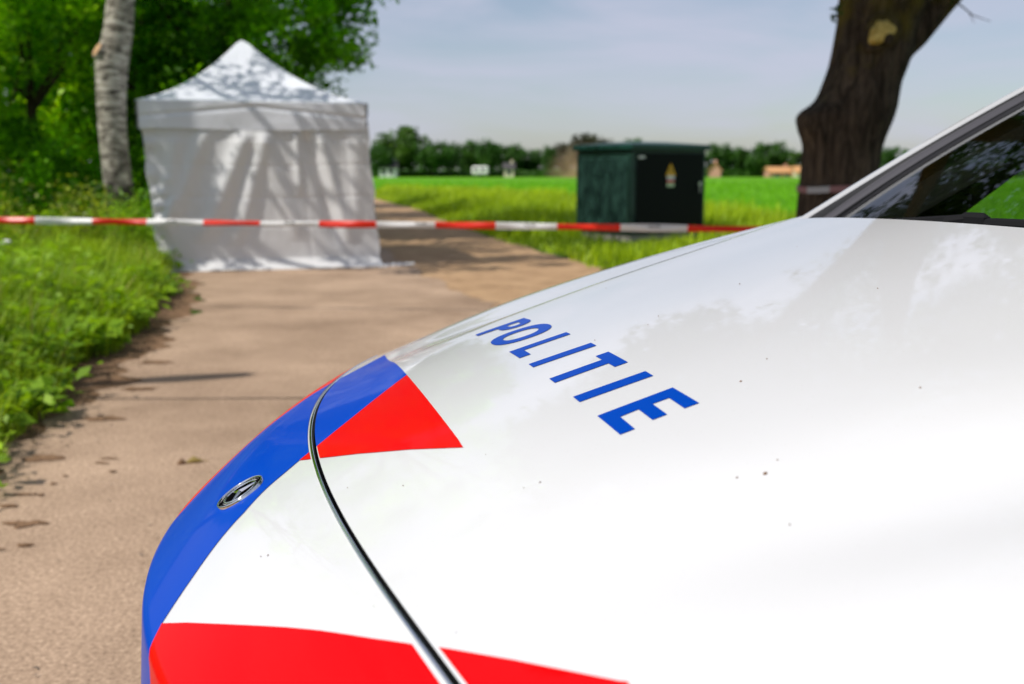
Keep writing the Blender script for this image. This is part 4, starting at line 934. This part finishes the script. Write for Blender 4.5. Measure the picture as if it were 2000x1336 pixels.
def surf(q, v, off=0.0):
    """bonnet surface, arc length q along the centre line, v across (unscaled) -> car-local metres"""
    w = np.interp(q, Q_, W_); u = w + sweep(v); a = np.abs(v)
    z = np.interp(q, Q_, H_) - (C2 * a ** 2 + C4 * a ** 4 + CE * np.maximum(0, a - CV) ** 2)
    vv = .395 + .28 * (u - .30); k = np.clip((u - .08) / .28, 0, 1); k = k * k * (3 - 2 * k)
    z = z - .012 * k * np.exp(-((a - vv) / .062) ** 2)
    return np.stack([S * u, S * v, HCAM + S * (z - HCAM)], -1)
def normal(q, v, e=2e-3):
    a = surf(q + e, v) - surf(q - e, v); b = surf(q, v + e) - surf(q, v - e)
    n = np.cross(a, b); return n / np.linalg.norm(n, axis=-1)[..., None]
def qof(u, v): return np.interp(u - sweep(v), W_, Q_)
def strip_q(v): return qof(.0643 + .34 * v ** 2 + .115 * v ** 3, v)
def surf_obj(name, q, v, faces_q=None, faces_t=None, mat=None, parent=None, lift=0.0):
    q, v = q.ravel(), v.ravel(); n = normal(q, v); p = surf(q, v) + n * lift
    me = mesh_np(name, p, faces_q, faces_t); o = link(name, me, mat, parent, True)
    me.normals_split_custom_set_from_vertices([tuple(x) for x in n]); return o
def panel(name, q0, q1, vs_, nq, mat, parent):
    """grid between the curves q0(v) and q1(v)"""
    t = np.linspace(0, 1, nq)[:, None]; v = vs_[None, :]; q = q0(v) * (1 - t) + q1(v) * t; v = np.broadcast_to(v, q.shape)
    i = np.arange(q.size).reshape(q.shape); f = np.stack([i[:-1, :-1], i[1:, :-1], i[1:, 1:], i[:-1, 1:]], -1).reshape(-1, 4)
    return surf_obj(name, q, v, f, None, mat, parent)
VE = .555                                  # bonnet / wing shut line
QB = Q_[0] + .055                          # lower edge of the nose panel
rear_q = lambda v: qof(.7345 + .16 * v ** 2, v)
vh = np.linspace(-VE, VE, 240)
hood = panel('bonnet', lambda v: strip_q(v) + .0030, rear_q, vh, 190, M['white'], car)
nose = panel('nose_panel', lambda v: v * 0 + QB, lambda v: strip_q(v) - .0028, vh, 90, M['white'], car)
# returned rear lip of the bonnet
t = np.linspace(0, 1, 6)[:, None]; P0_ = surf(rear_q(vh), vh)
P = np.stack([P0_ + np.array([.006, 0, -.003]) * 0, P0_ + np.array([.004, 0, -.006]), P0_ + np.array([.002, 0, -.03])]); v, q = grid_mesh(P); link('rear_lip', mesh_np('rear_lip', v, q), M['white'], hood, True)
# dark gap and chrome strip across the nose
vsx = np.linspace(-VE, VE, 260)
def ribbon(name, offs, lifts, mat, parent, qf=strip_q, vv=vsx):
    rows = []
    for o_, l_ in zip(offs, lifts):
        q = qf(vv) + o_; rows.append(surf(q, vv) + normal(q, vv) * l_)
    v, q = grid_mesh(np.array(rows)); return link(name, mesh_np(name, v, q), mat, parent, True)
ribbon('shut_gap', (-.0028, -.0028, .0030, .0030), (0, -.012, -.012, 0), M['gap'], car)
ribbon('chrome_strip', (-.0030, -.0029, -.0025, -.0019, -.0011, -.0004, .0000, .0002), (-.004, .0003, .0008, .0011, .0011, .0008, .0002, -.006), M['chrome'], car)

def inside(poly, p):
    x, y = p[:, 0], p[:, 1]; c = np.zeros(len(p), bool); n = len(poly)
    for i in range(n):
        x1, y1 = poly[i]; x2, y2 = poly[(i + 1) % n]
        if y1 == y2: continue
        m = (y1 > y) != (y2 > y); c ^= m & (x < (x2 - x1) * (y - y1) / (y2 - y1) + x1)
    return c
def subdiv(pl, h):
    out = []
    for i in range(len(pl)):
        a, b = np.array(pl[i]), np.array(pl[(i + 1) % len(pl)]); n = max(1, int(np.linalg.norm(b - a) / h))
        out += [tuple(a + (b - a) * k / n) for k in range(n)]
    return out
def clip(pl, f):
    """keep the part where f(point) >= 0 (Sutherland-Hodgman)"""
    out = []; n = len(pl)
    for i in range(n):
        a, b = pl[i], pl[(i + 1) % n]; fa, fb = f(a), f(b)
        if fa >= 0: out.append(a)
        if (fa >= 0) != (fb >= 0):
            t = fa / (fa - fb); out.append((a[0] + (b[0] - a[0]) * t, a[1] + (b[1] - a[1]) * t))
    return out
def tri_region(loops, h):
    """triangulate a region with holes (even-odd) with inner points every h"""
    V = []; E = []
    for lp in loops:
        b = len(V); V += list(lp); E += [(b + i, b + (i + 1) % len(lp)) for i in range(len(lp))]
    a = np.array(V); mn, mx = a.min(0), a.max(0)
    gx, gy = np.meshgrid(np.arange(mn[0] + h / 2, mx[0], h), np.arange(mn[1] + h / 2, mx[1], h)); g = np.stack([gx.ravel(), gy.ravel()], 1)
    ins = np.zeros(len(g), bool)
    for lp in loops: ins ^= inside(lp, g)
    g = g[ins]
    d2 = np.full(len(g), 9.0)
    for p in a: d2 = np.minimum(d2, ((g - p) ** 2).sum(1))
    V += [tuple(p) for p in g[d2 > (h * .4) ** 2]]
    r_ = delaunay_2d_cdt([Vector(p) for p in V], E, [], 0, 1e-7)
    vv = np.array([tuple(p) for p in r_[0]]); ff = np.array([f for f in r_[2]])
    c = vv[ff].mean(1); ins = np.zeros(len(ff), bool)
    for lp in loops: ins ^= inside(lp, c)
    return vv, ff[ins]
LIFT = .0007
def decal(name, poly, mat, parent, side=None, margin=.004, h=.0065, label=None):
    """vinyl film laid on the bonnet; poly in (q, v); side +1 behind the chrome strip, -1 before it"""
    pl = subdiv(poly, h)
    pl = [(q - float(strip_q(np.float64(v))), v) for q, v in pl]
    if side: pl = clip(pl, (lambda p: p[0] - margin) if side > 0 else (lambda p: -margin - p[0]))
    pl = clip(pl, lambda p: VE - .001 - p[1]); pl = clip(pl, lambda p: p[1] + VE - .001)
    pl = [(p + float(strip_q(np.float64(v))), v) for p, v in subdiv(pl, h)]
    vv, ff = tri_region([pl], h)
    p = surf(vv[:, 0], vv[:, 1]); n = normal(vv[ff].mean(1)[:, 0], vv[ff].mean(1)[:, 1]); fn = np.cross(p[ff[:, 1]] - p[ff[:, 0]], p[ff[:, 2]] - p[ff[:, 0]])
    fl_ = (fn * n).sum(1) < 0; ff[fl_] = ff[fl_][:, ::-1]
    o = surf_obj(name, vv[:, 0], vv[:, 1], None, ff, mat, parent, LIFT)
    if label: o['label'] = label
    return o
WB = QB + .002
LBN = [(.0557, .0116), (.0432, -.0044), (.0008, -.0555), (-.0545, -.0999), (-.0897, -.1266)]           # lower edge of the blue band
LBX = [(-.1005, -.139), (-.115, -.154), (WB, -.185)]
LFAR = lambda q: .268 + (2.6 if q > 0 else 1.4) * q
RT = [(-.0897, -.1266), (-.0708, -.16), (-.0494, -.202), (-.0205, -.2594), (-.0082, -.285), (.0085, -.323), (.0199, -.3464), (.026, -.3564), (.0465, -.3947), (.0578, -.4189), (.0688, -.4425)]
BRL = [(.0557, .0116), (.0744, .0342), (.1095, .08), (.1357, .1175), (.1645, .1621)]                    # blue / red line on the bonnet
TBL = [(.0557, .0116), (.0724, -.0061), (.1046, -.0411), (.1398, -.0862), (.1699, -.1311)]              # lower edge of the red triangle
ruv = lambda v: float(qof(.1693 + .075 * v * v, np.float64(v)))
rear_far = [(ruv(v), v) for v in np.linspace(.1621, .4455, 12)]
nose_blue = [(.13, .1105)] + [(.1095, .08), (.0744, .0342)] + LBN + LBX + [(WB, -.02), (WB, LFAR(-.10)), (-.10, LFAR(-.10)), (-.05, LFAR(-.05)), (0, LFAR(0)), (.05, LFAR(.05)), (.0705, .4525), (.13, .4525)]
decal('blue_stripe', nose_blue, M['blue'], nose, -1, .0044)
decal('blue_stripe', BRL + rear_far[1:] + [(.0705, .4525), (.05, LFAR(.05)), (0, LFAR(0)), (.0, .2)], M['blue'], hood, 1, .0031)
decal('red_stripe', [(-.10, LFAR(-.10)), (-.05, LFAR(-.05)), (0, LFAR(0)), (.05, LFAR(.05)), (.09, .505), (.09, .54), (-.10, .54)], M['red'], nose, -1, .0044, label='thin red stripe along the far edge of the nose')
decal('red_triangle', TBL[:2] + [(.085, -.02), (.085, .048)] + BRL[:2][::-1][:1], M['red'], nose, -1, .0040)
decal('red_triangle', TBL + [(ruv(v), v) for v in np.linspace(-.1311, .1621, 14)[1:]] + BRL[::-1][1:-1], M['red'], hood, 1, .0038)
decal('red_stripe', RT[:8] + [(.026, -.40), (.02, -.554), (WB, -.554), (WB, -.185)] + LBX[::-1][1:], M['red'], nose, -1, .0056, label='broad red stripe on the near side of the nose')
decal('red_stripe', [(.005, -.3164)] + RT[7:] + [(ruv(v), v) for v in np.linspace(-.445, -.553, 8)] + [(-.03, -.553)], M['red'], hood, 1, .0052, label='red stripe on the near front corner of the bonnet')

# bonnet lettering, one letter each; (u, v) outlines on the surface
U0, U1 = .2633, .3243; um1, um2 = .2905, .3018; ub, ut = .2757, .3149
rect = lambda u0, u1, v0, v1: [(u0, v0), (u1, v0), (u1, v1), (u0, v1)]
def sup(cu, cv, hu, hv, n=56, p=2.35):
    a = np.linspace(0, 2 * math.pi, n, endpoint=False); f = lambda c: np.sign(c) * np.abs(c) ** (2 / p)
    return list(zip(cu + hu * f(np.sin(a)), cv + hv * f(np.cos(a))))
def arc(cu, cv, hu, hv, a0, a1, n=16): return [(cu + hu * math.sin(R(a)), cv + hv * math.cos(R(a))) for a in np.linspace(a0, a1, n)]
LET = {
 'P': [[(U0, .2426), (U1 - .003, .2426), (U1 - .003, .2155)] + arc(.3035, .2155, .0178, -.0182, 78, -78) + [(.2857, .2270), (U0, .2278)], [(.2970, .2278), (.3100, .2278), (.3100, .2165)] + arc(.3035, .2165, .0065, -.0062, 70, -70, 8) + [(.2970, .2165)]],
 'O': [sup(.2928, .1505, .0318, .0318), sup(.2925, .1505, .0190, .0168, p=2.2)],
 'L': [[(U0, .0870), (U1 - .001, .0880), (U1 - .001, .0738), (ub - .001, .0728), (ub - .001, .0478), (U0, .0478)]],
 'I': [rect(U0, U1, .0150, -.0005)],
 'T': [[(U0, -.0515), (.3120, -.0500), (.3120, -.0332), (U1, -.0328), (U1, -.0808), (.3122, -.0812), (.3122, -.0660), (U0, -.0678)]],
 'I2': [rect(U0, U1 + .001, -.1175, -.1340)],
 'E': [[(U0 + .0006, -.1742), (U1 + .001, -.1724), (U1 + .002, -.2171), (ut, -.2171), (ut, -.1895), (um2, -.1895), (um2, -.2166), (um1, -.2168), (um1, -.1900), (ub, -.1912), (ub, -.2206), (U0 + .0012, -.2206)]],
}
for nm in ('P', 'O', 'L', 'I', 'T', 'I2', 'E'):
    loops = [[(float(qof(np.float64(u), np.float64(v))), float(v)) for u, v in subdiv(lp, .003)] for lp in LET[nm]]
    vv, ff = tri_region(loops, .005)
    p = surf(vv[:, 0], vv[:, 1]); c = vv[ff].mean(1); n = normal(c[:, 0], c[:, 1]); fn = np.cross(p[ff[:, 1]] - p[ff[:, 0]], p[ff[:, 2]] - p[ff[:, 0]])
    fl_ = (fn * n).sum(1) < 0; ff[fl_] = ff[fl_][:, ::-1]
    o = surf_obj('letter', vv[:, 0], vv[:, 1], None, ff, M['letter'], hood, LIFT); o['label'] = 'blue letter ' + nm[0]

# round badge on the nose
bq = np.array([0.0]); bn = Vector(normal(bq, bq)[0]); bp0 = Vector(surf(bq, bq)[0]); bx = (Vector(surf(bq + .01, bq)[0]) - bp0).normalized(); by = bn.cross(bx)
bfr = Matrix((bx, by, bn)).transposed().to_4x4(); bfr.translation = bp0
BR = .0225 * S
def lathe(prof, n=72): 
    a = np.linspace(0, 2 * np.pi, n, endpoint=False); P = np.stack([np.stack([r * np.cos(a), r * np.sin(a), 0 * a + z], -1) for r, z in prof]); return grid_mesh(P, True)
v, q = lathe([(BR, -.0035), (BR, .0022), (BR * .985, .0030), (BR * .955, .0032), (BR * .93, .0026), (BR * .92, .0014)])
badge = link('badge', mesh_np('badge', v, q), M['chrome'], car, True); badge.matrix_local = bfr
v, q = lathe([(BR * .925, .0014), (BR * .70, .0018), (BR * .68, .0016), (.0001, .0013)]); link('enamel', mesh_np('enamel', v, q), M['enamel'], badge, True)
v, q = lathe([(BR * .715, .0012), (BR * .71, .0024), (BR * .675, .0026), (BR * .65, .0024), (BR * .645, .0012)]); link('inner_ring', mesh_np('inner_ring', v, q), M['chrome'], badge, True)
mb = MB()
for k in range(3):       # star: three tapered ridged arms
    a = R(120 * k); d = Vector((math.cos(a), math.sin(a), 0)); s_ = Vector((-d.y, d.x, 0)); t_ = d * BR * .66
    mb.add([Vector((0, 0, .0042)), d * BR * .02 + s_ * BR * .085 + d * BR * .05 + Vector((0, 0, .0014)), t_ + s_ * BR * .02 + Vector((0, 0, .0014)), t_ + Vector((0, 0, .0026)), t_ - s_ * BR * .02 + Vector((0, 0, .0014)), d * BR * .07 - s_ * BR * .085 + Vector((0, 0, .0014))],
           [(0, 3, 2, 1), (0, 5, 4, 3), (2, 3, 4)])
mb.build('star', M['chrome'], badge)
mb = MB()               # laurel ring: small raised leaves, in two opposed sprays
for k in range(44):
    a = 2 * math.pi * k / 44 + .03
    if min(abs((a % math.pi) - 0), abs((a % math.pi) - math.pi)) < .22: continue
    for s2, tl in ((.765, .5), (.865, -.5)):
        c = Vector((math.cos(a), math.sin(a), 0)) * BR * s2; d = Vector((-math.sin(a + tl), math.cos(a + tl), 0)); e = d.cross(Vector((0, 0, 1)))
        L1, W1 = BR * .062, BR * .024
        mb.add([c - d * L1 + Vector((0, 0, .0016)), c + e * W1 + Vector((0, 0, .0018)), c + d * L1 + Vector((0, 0, .0016)), c - e * W1 + Vector((0, 0, .0018)), c + Vector((0, 0, .0024))], [(0, 1, 4), (1, 2, 4), (2, 3, 4), (3, 0, 4)])
tag(mb.build('laurel', M['pewter'], badge), kind='stuff')
# dirt specks and insect marks on the paint
mb = MB()
spk = [(.315, -.335, .0016), (.30, -.328, .0008), (.365, -.205, .0010), (.40, -.18, .0006), (.12, -.15, .0005), (.02, -.16, .0006), (.015, -.155, .0005), (.33, .02, .0005), (.55, -.1, .0007), (.50, .06, .0007), (.44, -.31, .0007), (.2, -.24, .0006)] + \
      [(random.uniform(.08, .7), random.uniform(-.4, .3), random.uniform(.0002, .0006)) for _ in range(12)]
for u, v_, r_ in spk:
    q_ = qof(np.array([u]), np.array([v_])); n_ = Vector(normal(q_, np.array([v_]))[0]); p_ = Vector(surf(q_, np.array([v_]))[0]); a_ = n_.orthogonal().normalized(); b2 = n_.cross(a_); w0 = random.uniform(0, 6)
    vv_ = [p_ + n_ * .0012] + [p_ + (a_ * math.cos(w0 + k * 1.047) * (1 + .4 * random.random()) + b2 * math.sin(w0 + k * 1.047)) * r_ * S * random.uniform(.7, 1.3) + n_ * .0003 for k in range(6)]
    mb.add(vv_, [(0, 1 + k, 1 + (k + 1) % 6) for k in range(6)])
tag(mb.build('dirt_specks', M['soil'], hood), kind='stuff')

# ---- wings: the surface outside the bonnet, rolled down to the side
XD = 1.24                                  # front door edge
def side_y(z): return .897 + .012 * (1 - ((z - .78) / .35) ** 2) - .25 * np.maximum(0, .42 - z) ** 1.5
VF = .725
for sgn in (1, -1):
    vv = np.linspace(VE + .0022, VF, 26); t = np.linspace(0, 1, 130)[:, None]
    q0 = np.full(len(vv), QB); q1 = qof(np.full(len(vv), XD / S), vv); q = q0[None] * (1 - t) + q1[None] * t; v2 = np.broadcast_to(vv[None], q.shape)
    P = surf(q, v2); n_ = normal(q, v2)
    edge = P[:, -1].copy(); extra = []
    for dy, dz in ((.006, -.012), (.011, -.03), (.013, -.055)): 
        e = edge.copy(); e[:, 1] += dy; e[:, 2] += dz; extra.append(e)
    P = np.concatenate([P, np.stack(extra, 1)], 1); P[..., 1] *= sgn
    v, f = grid_mesh(P); link('wing', mesh_np('wing', v, f if sgn > 0 else f[:, ::-1]), M['white'], car, True)
zt = lambda x: float(surf(qof(np.array([x / S]), np.array([VF])), np.array([VF]))[0, 2]) - .05
def side_panel(name, outline, sgn, mat=None, th=.0, h=.05, parent=None):
    vv, ff = tri_region([subdiv(outline, h)], h)
    P = np.stack([vv[:, 0], sgn * (side_y(vv[:, 1]) + th), vv[:, 1]], -1)
    a = np.cross(P[ff[:, 1]] - P[ff[:, 0]], P[ff[:, 2]] - P[ff[:, 0]])[:, 1] * sgn < 0; ff[a] = ff[a][:, ::-1]
    return link(name, mesh_np(name, P, None, ff), mat or M['white'], parent or car, True)
def arch(cx, r, a0, a1, n=20, cz=.33): return [(cx + r * math.cos(R(a)), cz + r * math.sin(R(a))) for a in np.linspace(a0, a1, n)]
WX1, WX2, WR = .78, 3.44, .375
BELT = lambda x: 1.045 + .028 * (x - 1.24)
for sgn in (1, -1):
    side_panel('wing_side', [(.17, .36), (.17, zt(.20))] + [(x, zt(x)) for x in np.linspace(.22, XD, 14)] + [(XD, .25), (WX1 + .42, .25)] + arch(WX1, WR, -12, 192) + [(WX1 - .40, .25), (.24, .25)], sgn)
    d1 = side_panel('door', [(XD + .006, .25), (XD + .006, BELT(1.24)), (2.29, BELT(2.29)), (2.29, .25)], sgn)
    d2 = side_panel('door', [(2.296, .25), (2.296, BELT(2.29)), (3.32, BELT(3.32)), (3.32, .74), (3.10, .60)] + arch(WX2, WR, 150, 185, 6)[0:] + [(3.02, .25)], sgn)
    side_panel('rear_quarter', [(3.326, .745), (3.326, BELT(3.32)), (4.12, BELT(4.1)), (4.2, .7), (4.14, .28), (WX2 + .42, .25)] + arch(WX2, WR, -12, 138, 16), sgn)
    for d_, x0 in ((d1, 2.05), (d2, 3.08)): MB().box((x0, sgn * .925, .93), (.2, .022, .03), None, .008).build('handle', M['white'], d_)
    # sloping shoulder between door and window line
    xs_ = np.linspace(XD + .006, 4.12, 40); rows = [np.stack([xs_, xs_ * 0 + sgn * yy_, [BELT(x) + dz for x in xs_]], -1) for yy_, dz in ((float(side_y(1.07)), 0), (.865, .03), (.815, .045), (.79, .05))]
    v, f = grid_mesh(np.array(rows)); link('shoulder', mesh_np('shoulder', v, f), M['white'], car, True)
    # side glass, pillars
    gx = lambda x, t: (x, sgn * (.80 - .25 * t), BELT(x) + .05 + (1.53 - BELT(x) - .05) * t)
    def sidequad(name, xb0, xb1, xt0, xt1, m_, push=0.0):
        P = [Vector(gx(xb0, 0)), Vector(gx(xb1, 0)), Vector(gx(xt1, 1)), Vector(gx(xt0, 1))]
        for p_ in P: p_.y += sgn * push
        me = bpy.data.meshes.new(name); me.from_pydata([tuple(p_) for p_ in P], [], [(0, 1, 2, 3)]); return link(name, me, m_, car)
    sidequad('mirror_corner', 1.30, 1.43, 1.80, 1.86, M['gloss_black']); sidequad('side_window', 1.433, 2.24, 1.863, 2.26, M['glass']); sidequad('side_window', 2.34, 3.20, 2.34, 3.10, M['glass']); sidequad('side_window', 3.30, 3.85, 3.18, 3.60, M['glass'])
    sidequad('door_pillar', 2.235, 2.345, 2.255, 2.345, M['gloss_black'], .004); sidequad('door_pillar', 3.195, 3.305, 3.095, 3.185, M['gloss_black'], .004); sidequad('rear_pillar', 3.845, 4.10, 3.595, 3.98, M['white'], .004)
    # door mirror
    mi = MB().box((1.47, sgn * .99, 1.14), (.11, .20, .15), None, .035).build('mirror', M['white'], car, True)
    MB().box((1.46, sgn * .87, 1.10), (.05, .10, .035), None, .01).build('arm', M['black'], mi); MB().box((1.528, sgn * .99, 1.14), (.006, .17, .115), None, .002).build('mirror_glass', M['chrome'], mi)
    # wheels
    for wx in (WX1, WX2):
        wh = empty('wheel', (wx, sgn * .80, .33), 0, car)
        P = [(.33, -.10), (.33, .09), (.315, .108), (.27, .115), (.235, .112), (.23, .10)]; a = np.linspace(0, 2 * np.pi, 48, endpoint=False)
        v, f = grid_mesh(np.stack([np.stack([r_ * np.cos(a), 0 * a + sgn * y_, r_ * np.sin(a)], -1) for r_, y_ in P]), True); link('tyre', mesh_np('tyre', v, f), M['tyre'], wh, True)
        mb = MB(); mb.disc((0, sgn * .04, 0), .232, 32, (0, sgn, 0), .012)
        for k in range(5):
            a_ = 2 * math.pi * k / 5; mb.tube([(.03 * math.cos(a_), sgn * .075, .03 * math.sin(a_)), (.225 * math.cos(a_), sgn * .09, .225 * math.sin(a_))], [.035, .024], 8)
        mb.disc((0, sgn * .07, 0), .05, 20, (0, sgn, 0), .03); mb.build('rim', M['rim'], wh, True)
# windscreen pillars (white outer skin, dark seal, grey moulding) and glass
bow = lambda f: .015 * np.sin(np.pi * np.clip(f, 0, 1))
foot = lambda f: np.clip(1 - f / .38, 0, 1.15) ** 2
TT = .80
PB = lambda sgn: Vector((1.045, sgn * .68, 1.158)); PT = lambda sgn: Vector((1.045 + TT * .868, sgn * .545, 1.158 + TT * .492))
for sgn in (1, -1):
    n = 24
    def along(section, name, mat):
        """section: (dx, inward, dz, how far it widens at the foot)"""
        rows = []
        for i in range(-2, n + 1):
            f = i / n; c = PB(sgn).lerp(PT(sgn), f); c.z += bow(f); k = foot(f)
            rows.append([(c.x + dx, c.y - sgn * (dy + wd * k), c.z + dz - .006 * wd * k / .05) for dx, dy, dz, wd in section])
        v, f_ = grid_mesh(np.array(rows)); o = link(name, mesh_np(name, v, f_), mat, car, True); o.data.set_sharp_from_angle(angle=R(50)); return o
    along([(.10, -.10, -.13, 0), (.06, -.070, -.07, 0), (.02, -.028, -.022, 0), (.006, -.008, -.003, 0), (0, 0, 0, 0), (-.003, .006, -.001, 0), (-.003, .008, -.009, 0)], 'windscreen_pillar', M['white'])
    along([(-.003, .0075, -.009, 0), (0.0, .013, -.013, .028)], 'pillar_seal', M['seal'])
    along([(0.0, .0125, -.020, .028), (.001, .014, -.0105, .028), (.004, .019, -.0085, .028), (.009, .026, -.0100, .028), (.0115, .031, -.0130, .028)], 'pillar_moulding', M['moulding'])
for sgn in (1, -1):
    rows = []
    for i in range(-2, 25):
        f = i / 24; c = PB(sgn).lerp(PT(sgn), f); c.z += bow(f); k = foot(f)
        rows.append([(c.x + dx, c.y - sgn * (dy + .028 * k * (dy > 0)), c.z + dz) for dx, dy, dz in ((.0113, .0308, -.0134), (.02, .032, -.030), (.05, -.03, -.06), (.06, -.10, -.085), (.07, -.13, -.13))])
    v, f_ = grid_mesh(np.array(rows)); link('pillar_trim', mesh_np('pillar_trim', v, f_), M['interior'], car, True)
def wsurf(t, s):
    """windscreen: t up the glass, s from -1 to 1 across"""
    a = np.array(PB(1)); b = np.array(PT(1)); k = foot(t)
    ex = a[0] + (b[0] - a[0]) * t + .012; ey = a[1] + (b[1] - a[1]) * t - .027 - .028 * k; ez = a[2] + (b[2] - a[2]) * t - .0150 + bow(t) - .0035 * k
    cx = .985 + .735 * t; cz = 1.140 + .445 * t + .02 * np.sin(np.pi * np.clip(t, 0, 1))
    return np.stack([cx + (ex - cx) * s ** 2, ey * s, cz + (ez - cz) * s ** 2], -1)
tv, vv = np.meshgrid(np.linspace(-.06, 1, 40), np.linspace(-1, 1, 44), indexing='ij')
v, f = grid_mesh(wsurf(tv, vv)); ws = link('windscreen', mesh_np('windscreen', v, f), M['glass'], car, True)
# black printed border along the lower edge of the glass
tv, vv = np.meshgrid(np.linspace(-.06, .03, 4), np.linspace(-1, 1, 40), indexing='ij'); P = wsurf(tv, vv); P[..., 2] -= .003; v, f = grid_mesh(P); link('glass_border', mesh_np('glass_border', v, f), M['gloss_black'], ws, True)
# cowl and wipers
vv = np.linspace(-.66, .66, 50); rows = []
for dx, z in ((-.035, 1.128), (.0, 1.13), (.03, 1.128), (.075, 1.13)): rows.append(np.stack([.945 + .30 * vv ** 2 + dx, vv, 0 * vv + z - .03 * vv ** 2], -1))
v, f = grid_mesh(np.array(rows)); link('cowl', mesh_np('cowl', v, f), M['black'], car, True)
for a_, b2, pv2 in (((.60, .0), (-.16, .03), .40), ((-.26, .0), (-.95, .03), -.16)):
    p0_, p1_ = wsurf(np.array(a_[1]), np.array(a_[0])), wsurf(np.array(b2[1] + .01), np.array(b2[0])); p0_ = Vector(p0_) + Vector((-.012, 0, .017)); p1_ = Vector(p1_) + Vector((-.012, 0, .017))
    wp = MB().tube([p0_ + (p1_ - p0_) * k / 10 + Vector((0, 0, .010 * math.sin(math.pi * k / 10))) for k in range(11)], .0085, 8).build('wiper', M['matte'], car, True)
    pm = p0_.lerp(p1_, .5); MB().tube([Vector((1.0 + .3 * pv2 ** 2, pv2 + .06, 1.155)), pm + Vector((-.02, .03, .012)), pm + Vector((0, 0, .018))], [.012, .009, .007], 8).build('arm', M['matte'], wp, True)
    MB().box(pm + Vector((-.002, 0, .015)), (.022, .05, .022), None, .006).build('clip', M['matte'], wp)
# roof, tailgate, rear window
xs_ = np.linspace(1.60, 3.98, 30); sv = np.linspace(-1, 1, 24); X, V_ = np.meshgrid(xs_, sv, indexing='ij')
Z = 1.545 + .055 * np.sin(np.pi * np.clip((X - 1.6) / 2.9, 0, 1)) - .04 * np.clip((X - 3.2) / .8, 0, 1) ** 2 - .055 * np.abs(V_) ** 4
v, f = grid_mesh(np.stack([X, V_ * .575, Z], -1)); link('roof', mesh_np('roof', v, f), M['white'], car, True)
tg = [[(3.98, -.56, 1.46), (3.98, .56, 1.46), (4.10, .60, 1.40), (4.10, -.60, 1.40)], [(4.10, -.60, 1.40), (4.10, .60, 1.40), (4.22, .78, 1.12), (4.22, -.78, 1.12)], [(4.22, -.80, 1.12), (4.22, .80, 1.12), (4.24, .84, .62), (4.24, -.84, .62)], [(4.24, -.88, .62), (4.24, .88, .62), (4.22, .88, .28), (4.22, -.88, .28)]]
for nm, qd, m_ in zip(('tailgate_spoiler', 'rear_window', 'tailgate', 'rear_bumper'), tg, ('white', 'glass', 'white', 'white')):
    me = bpy.data.meshes.new(nm); me.from_pydata(qd, [], [(3, 2, 1, 0)]); link(nm, me, M[m_], car)
for sgn in (1, -1): MB().box((4.20, sgn * .80, .93), (.09, .22, .20), None, .03).build('tail_lamp', M['tail'], car, True)
# front below the nose: grille with slats, headlights, bumper
def front_x(v, z): return S * (np.interp(QB, Q_, W_) + sweep(v)) + .0
zn = HCAM + S * (np.interp(QB, Q_, H_) - HCAM)
def front_band(name, v0, v1, z0, z1, dx0, dx1, mat, n=40, m_=8, cz=True, parent=None):
    V_, T_2 = np.meshgrid(np.linspace(v0, v1, n), np.linspace(0, 1, m_), indexing='ij'); a = np.abs(V_)
    drop = S * (C2 * a ** 2 + C4 * a ** 4 + CE * np.maximum(0, a - CV) ** 2) * (1 if cz else 0)
    P = np.stack([front_x(V_, 0) + dx0 + (dx1 - dx0) * T_2, V_ * S, z0 + (z1 - z0) * T_2 - drop * T_2], -1)
    v, f = grid_mesh(P); return link(name, mesh_np(name, v, f), mat, parent or car, True)
gb = front_band('grille', -.36, .36, .50, zn - .004, .02, .03, M['grille'])
for k in range(4):
    z = .54 + k * .05; front_band('slat', -.34, .34, z, z + .014, -.002, -.004, M['chrome'], parent=gb, cz=False)
for sgn in (1, -1):
    hl = front_band('headlight', sgn * .372, sgn * .70, .60, zn - .004, .0, .012, M['lamp'])
    MB().disc((float(front_x(np.array(sgn * .5), 0)) - .004, sgn * .5 * S, .67), .05, 20, (-1, sgn * .3, 0), .02).build('reflector', M['chrome'], hl, True)
    front_band('headlight_surround', sgn * .362, sgn * .715, .50, .60, .0, .0, M['white'])
front_band('bumper', -.715, .715, .24, .50, -.045, -.03, M['white'], 80, 12, False)
front_band('air_intake', -.45, .45, .27, .40, -.05, -.048, M['grille'], 40, 4, False)
# floor pan and dark interior
MB().box((2.15, 0, .27), (3.9, 1.70, .08)).build('floor_pan', M['interior'], car)
MB().box((.75, 0, .62), (1.0, 1.25, .55)).build('engine_bay', M['interior'], car)
MB().box((1.42, 0, .98), (.52, 1.44, .20), None, .08).build('dashboard', M['interior'], car, True)
for y in (-.38, .38):
    se = MB().box((2.15, y, .62), (.55, .5, .18), None, .06).build('seat', M['interior'], car, True)
    MB().box((2.48, y, .98), (.16, .48, .60), None, .06).build('backrest', M['interior'], se, True); MB().box((2.53, y, 1.36), (.10, .26, .17), None, .05).build('headrest', M['interior'], se, True)
MB().box((3.15, 0, .62), (.5, 1.3, .2), None, .06).build('rear_bench', M['interior'], car, True)
ring_ = MB(); ring_.tube([Vector((1.75 + .07 * math.sin(a), -.38 + .18 * math.cos(a), 1.02 + .17 * math.sin(a))) for a in np.linspace(0, 2 * math.pi, 29)], .014, 8, False); ring_.build('steering_wheel', M['black'], car, True)
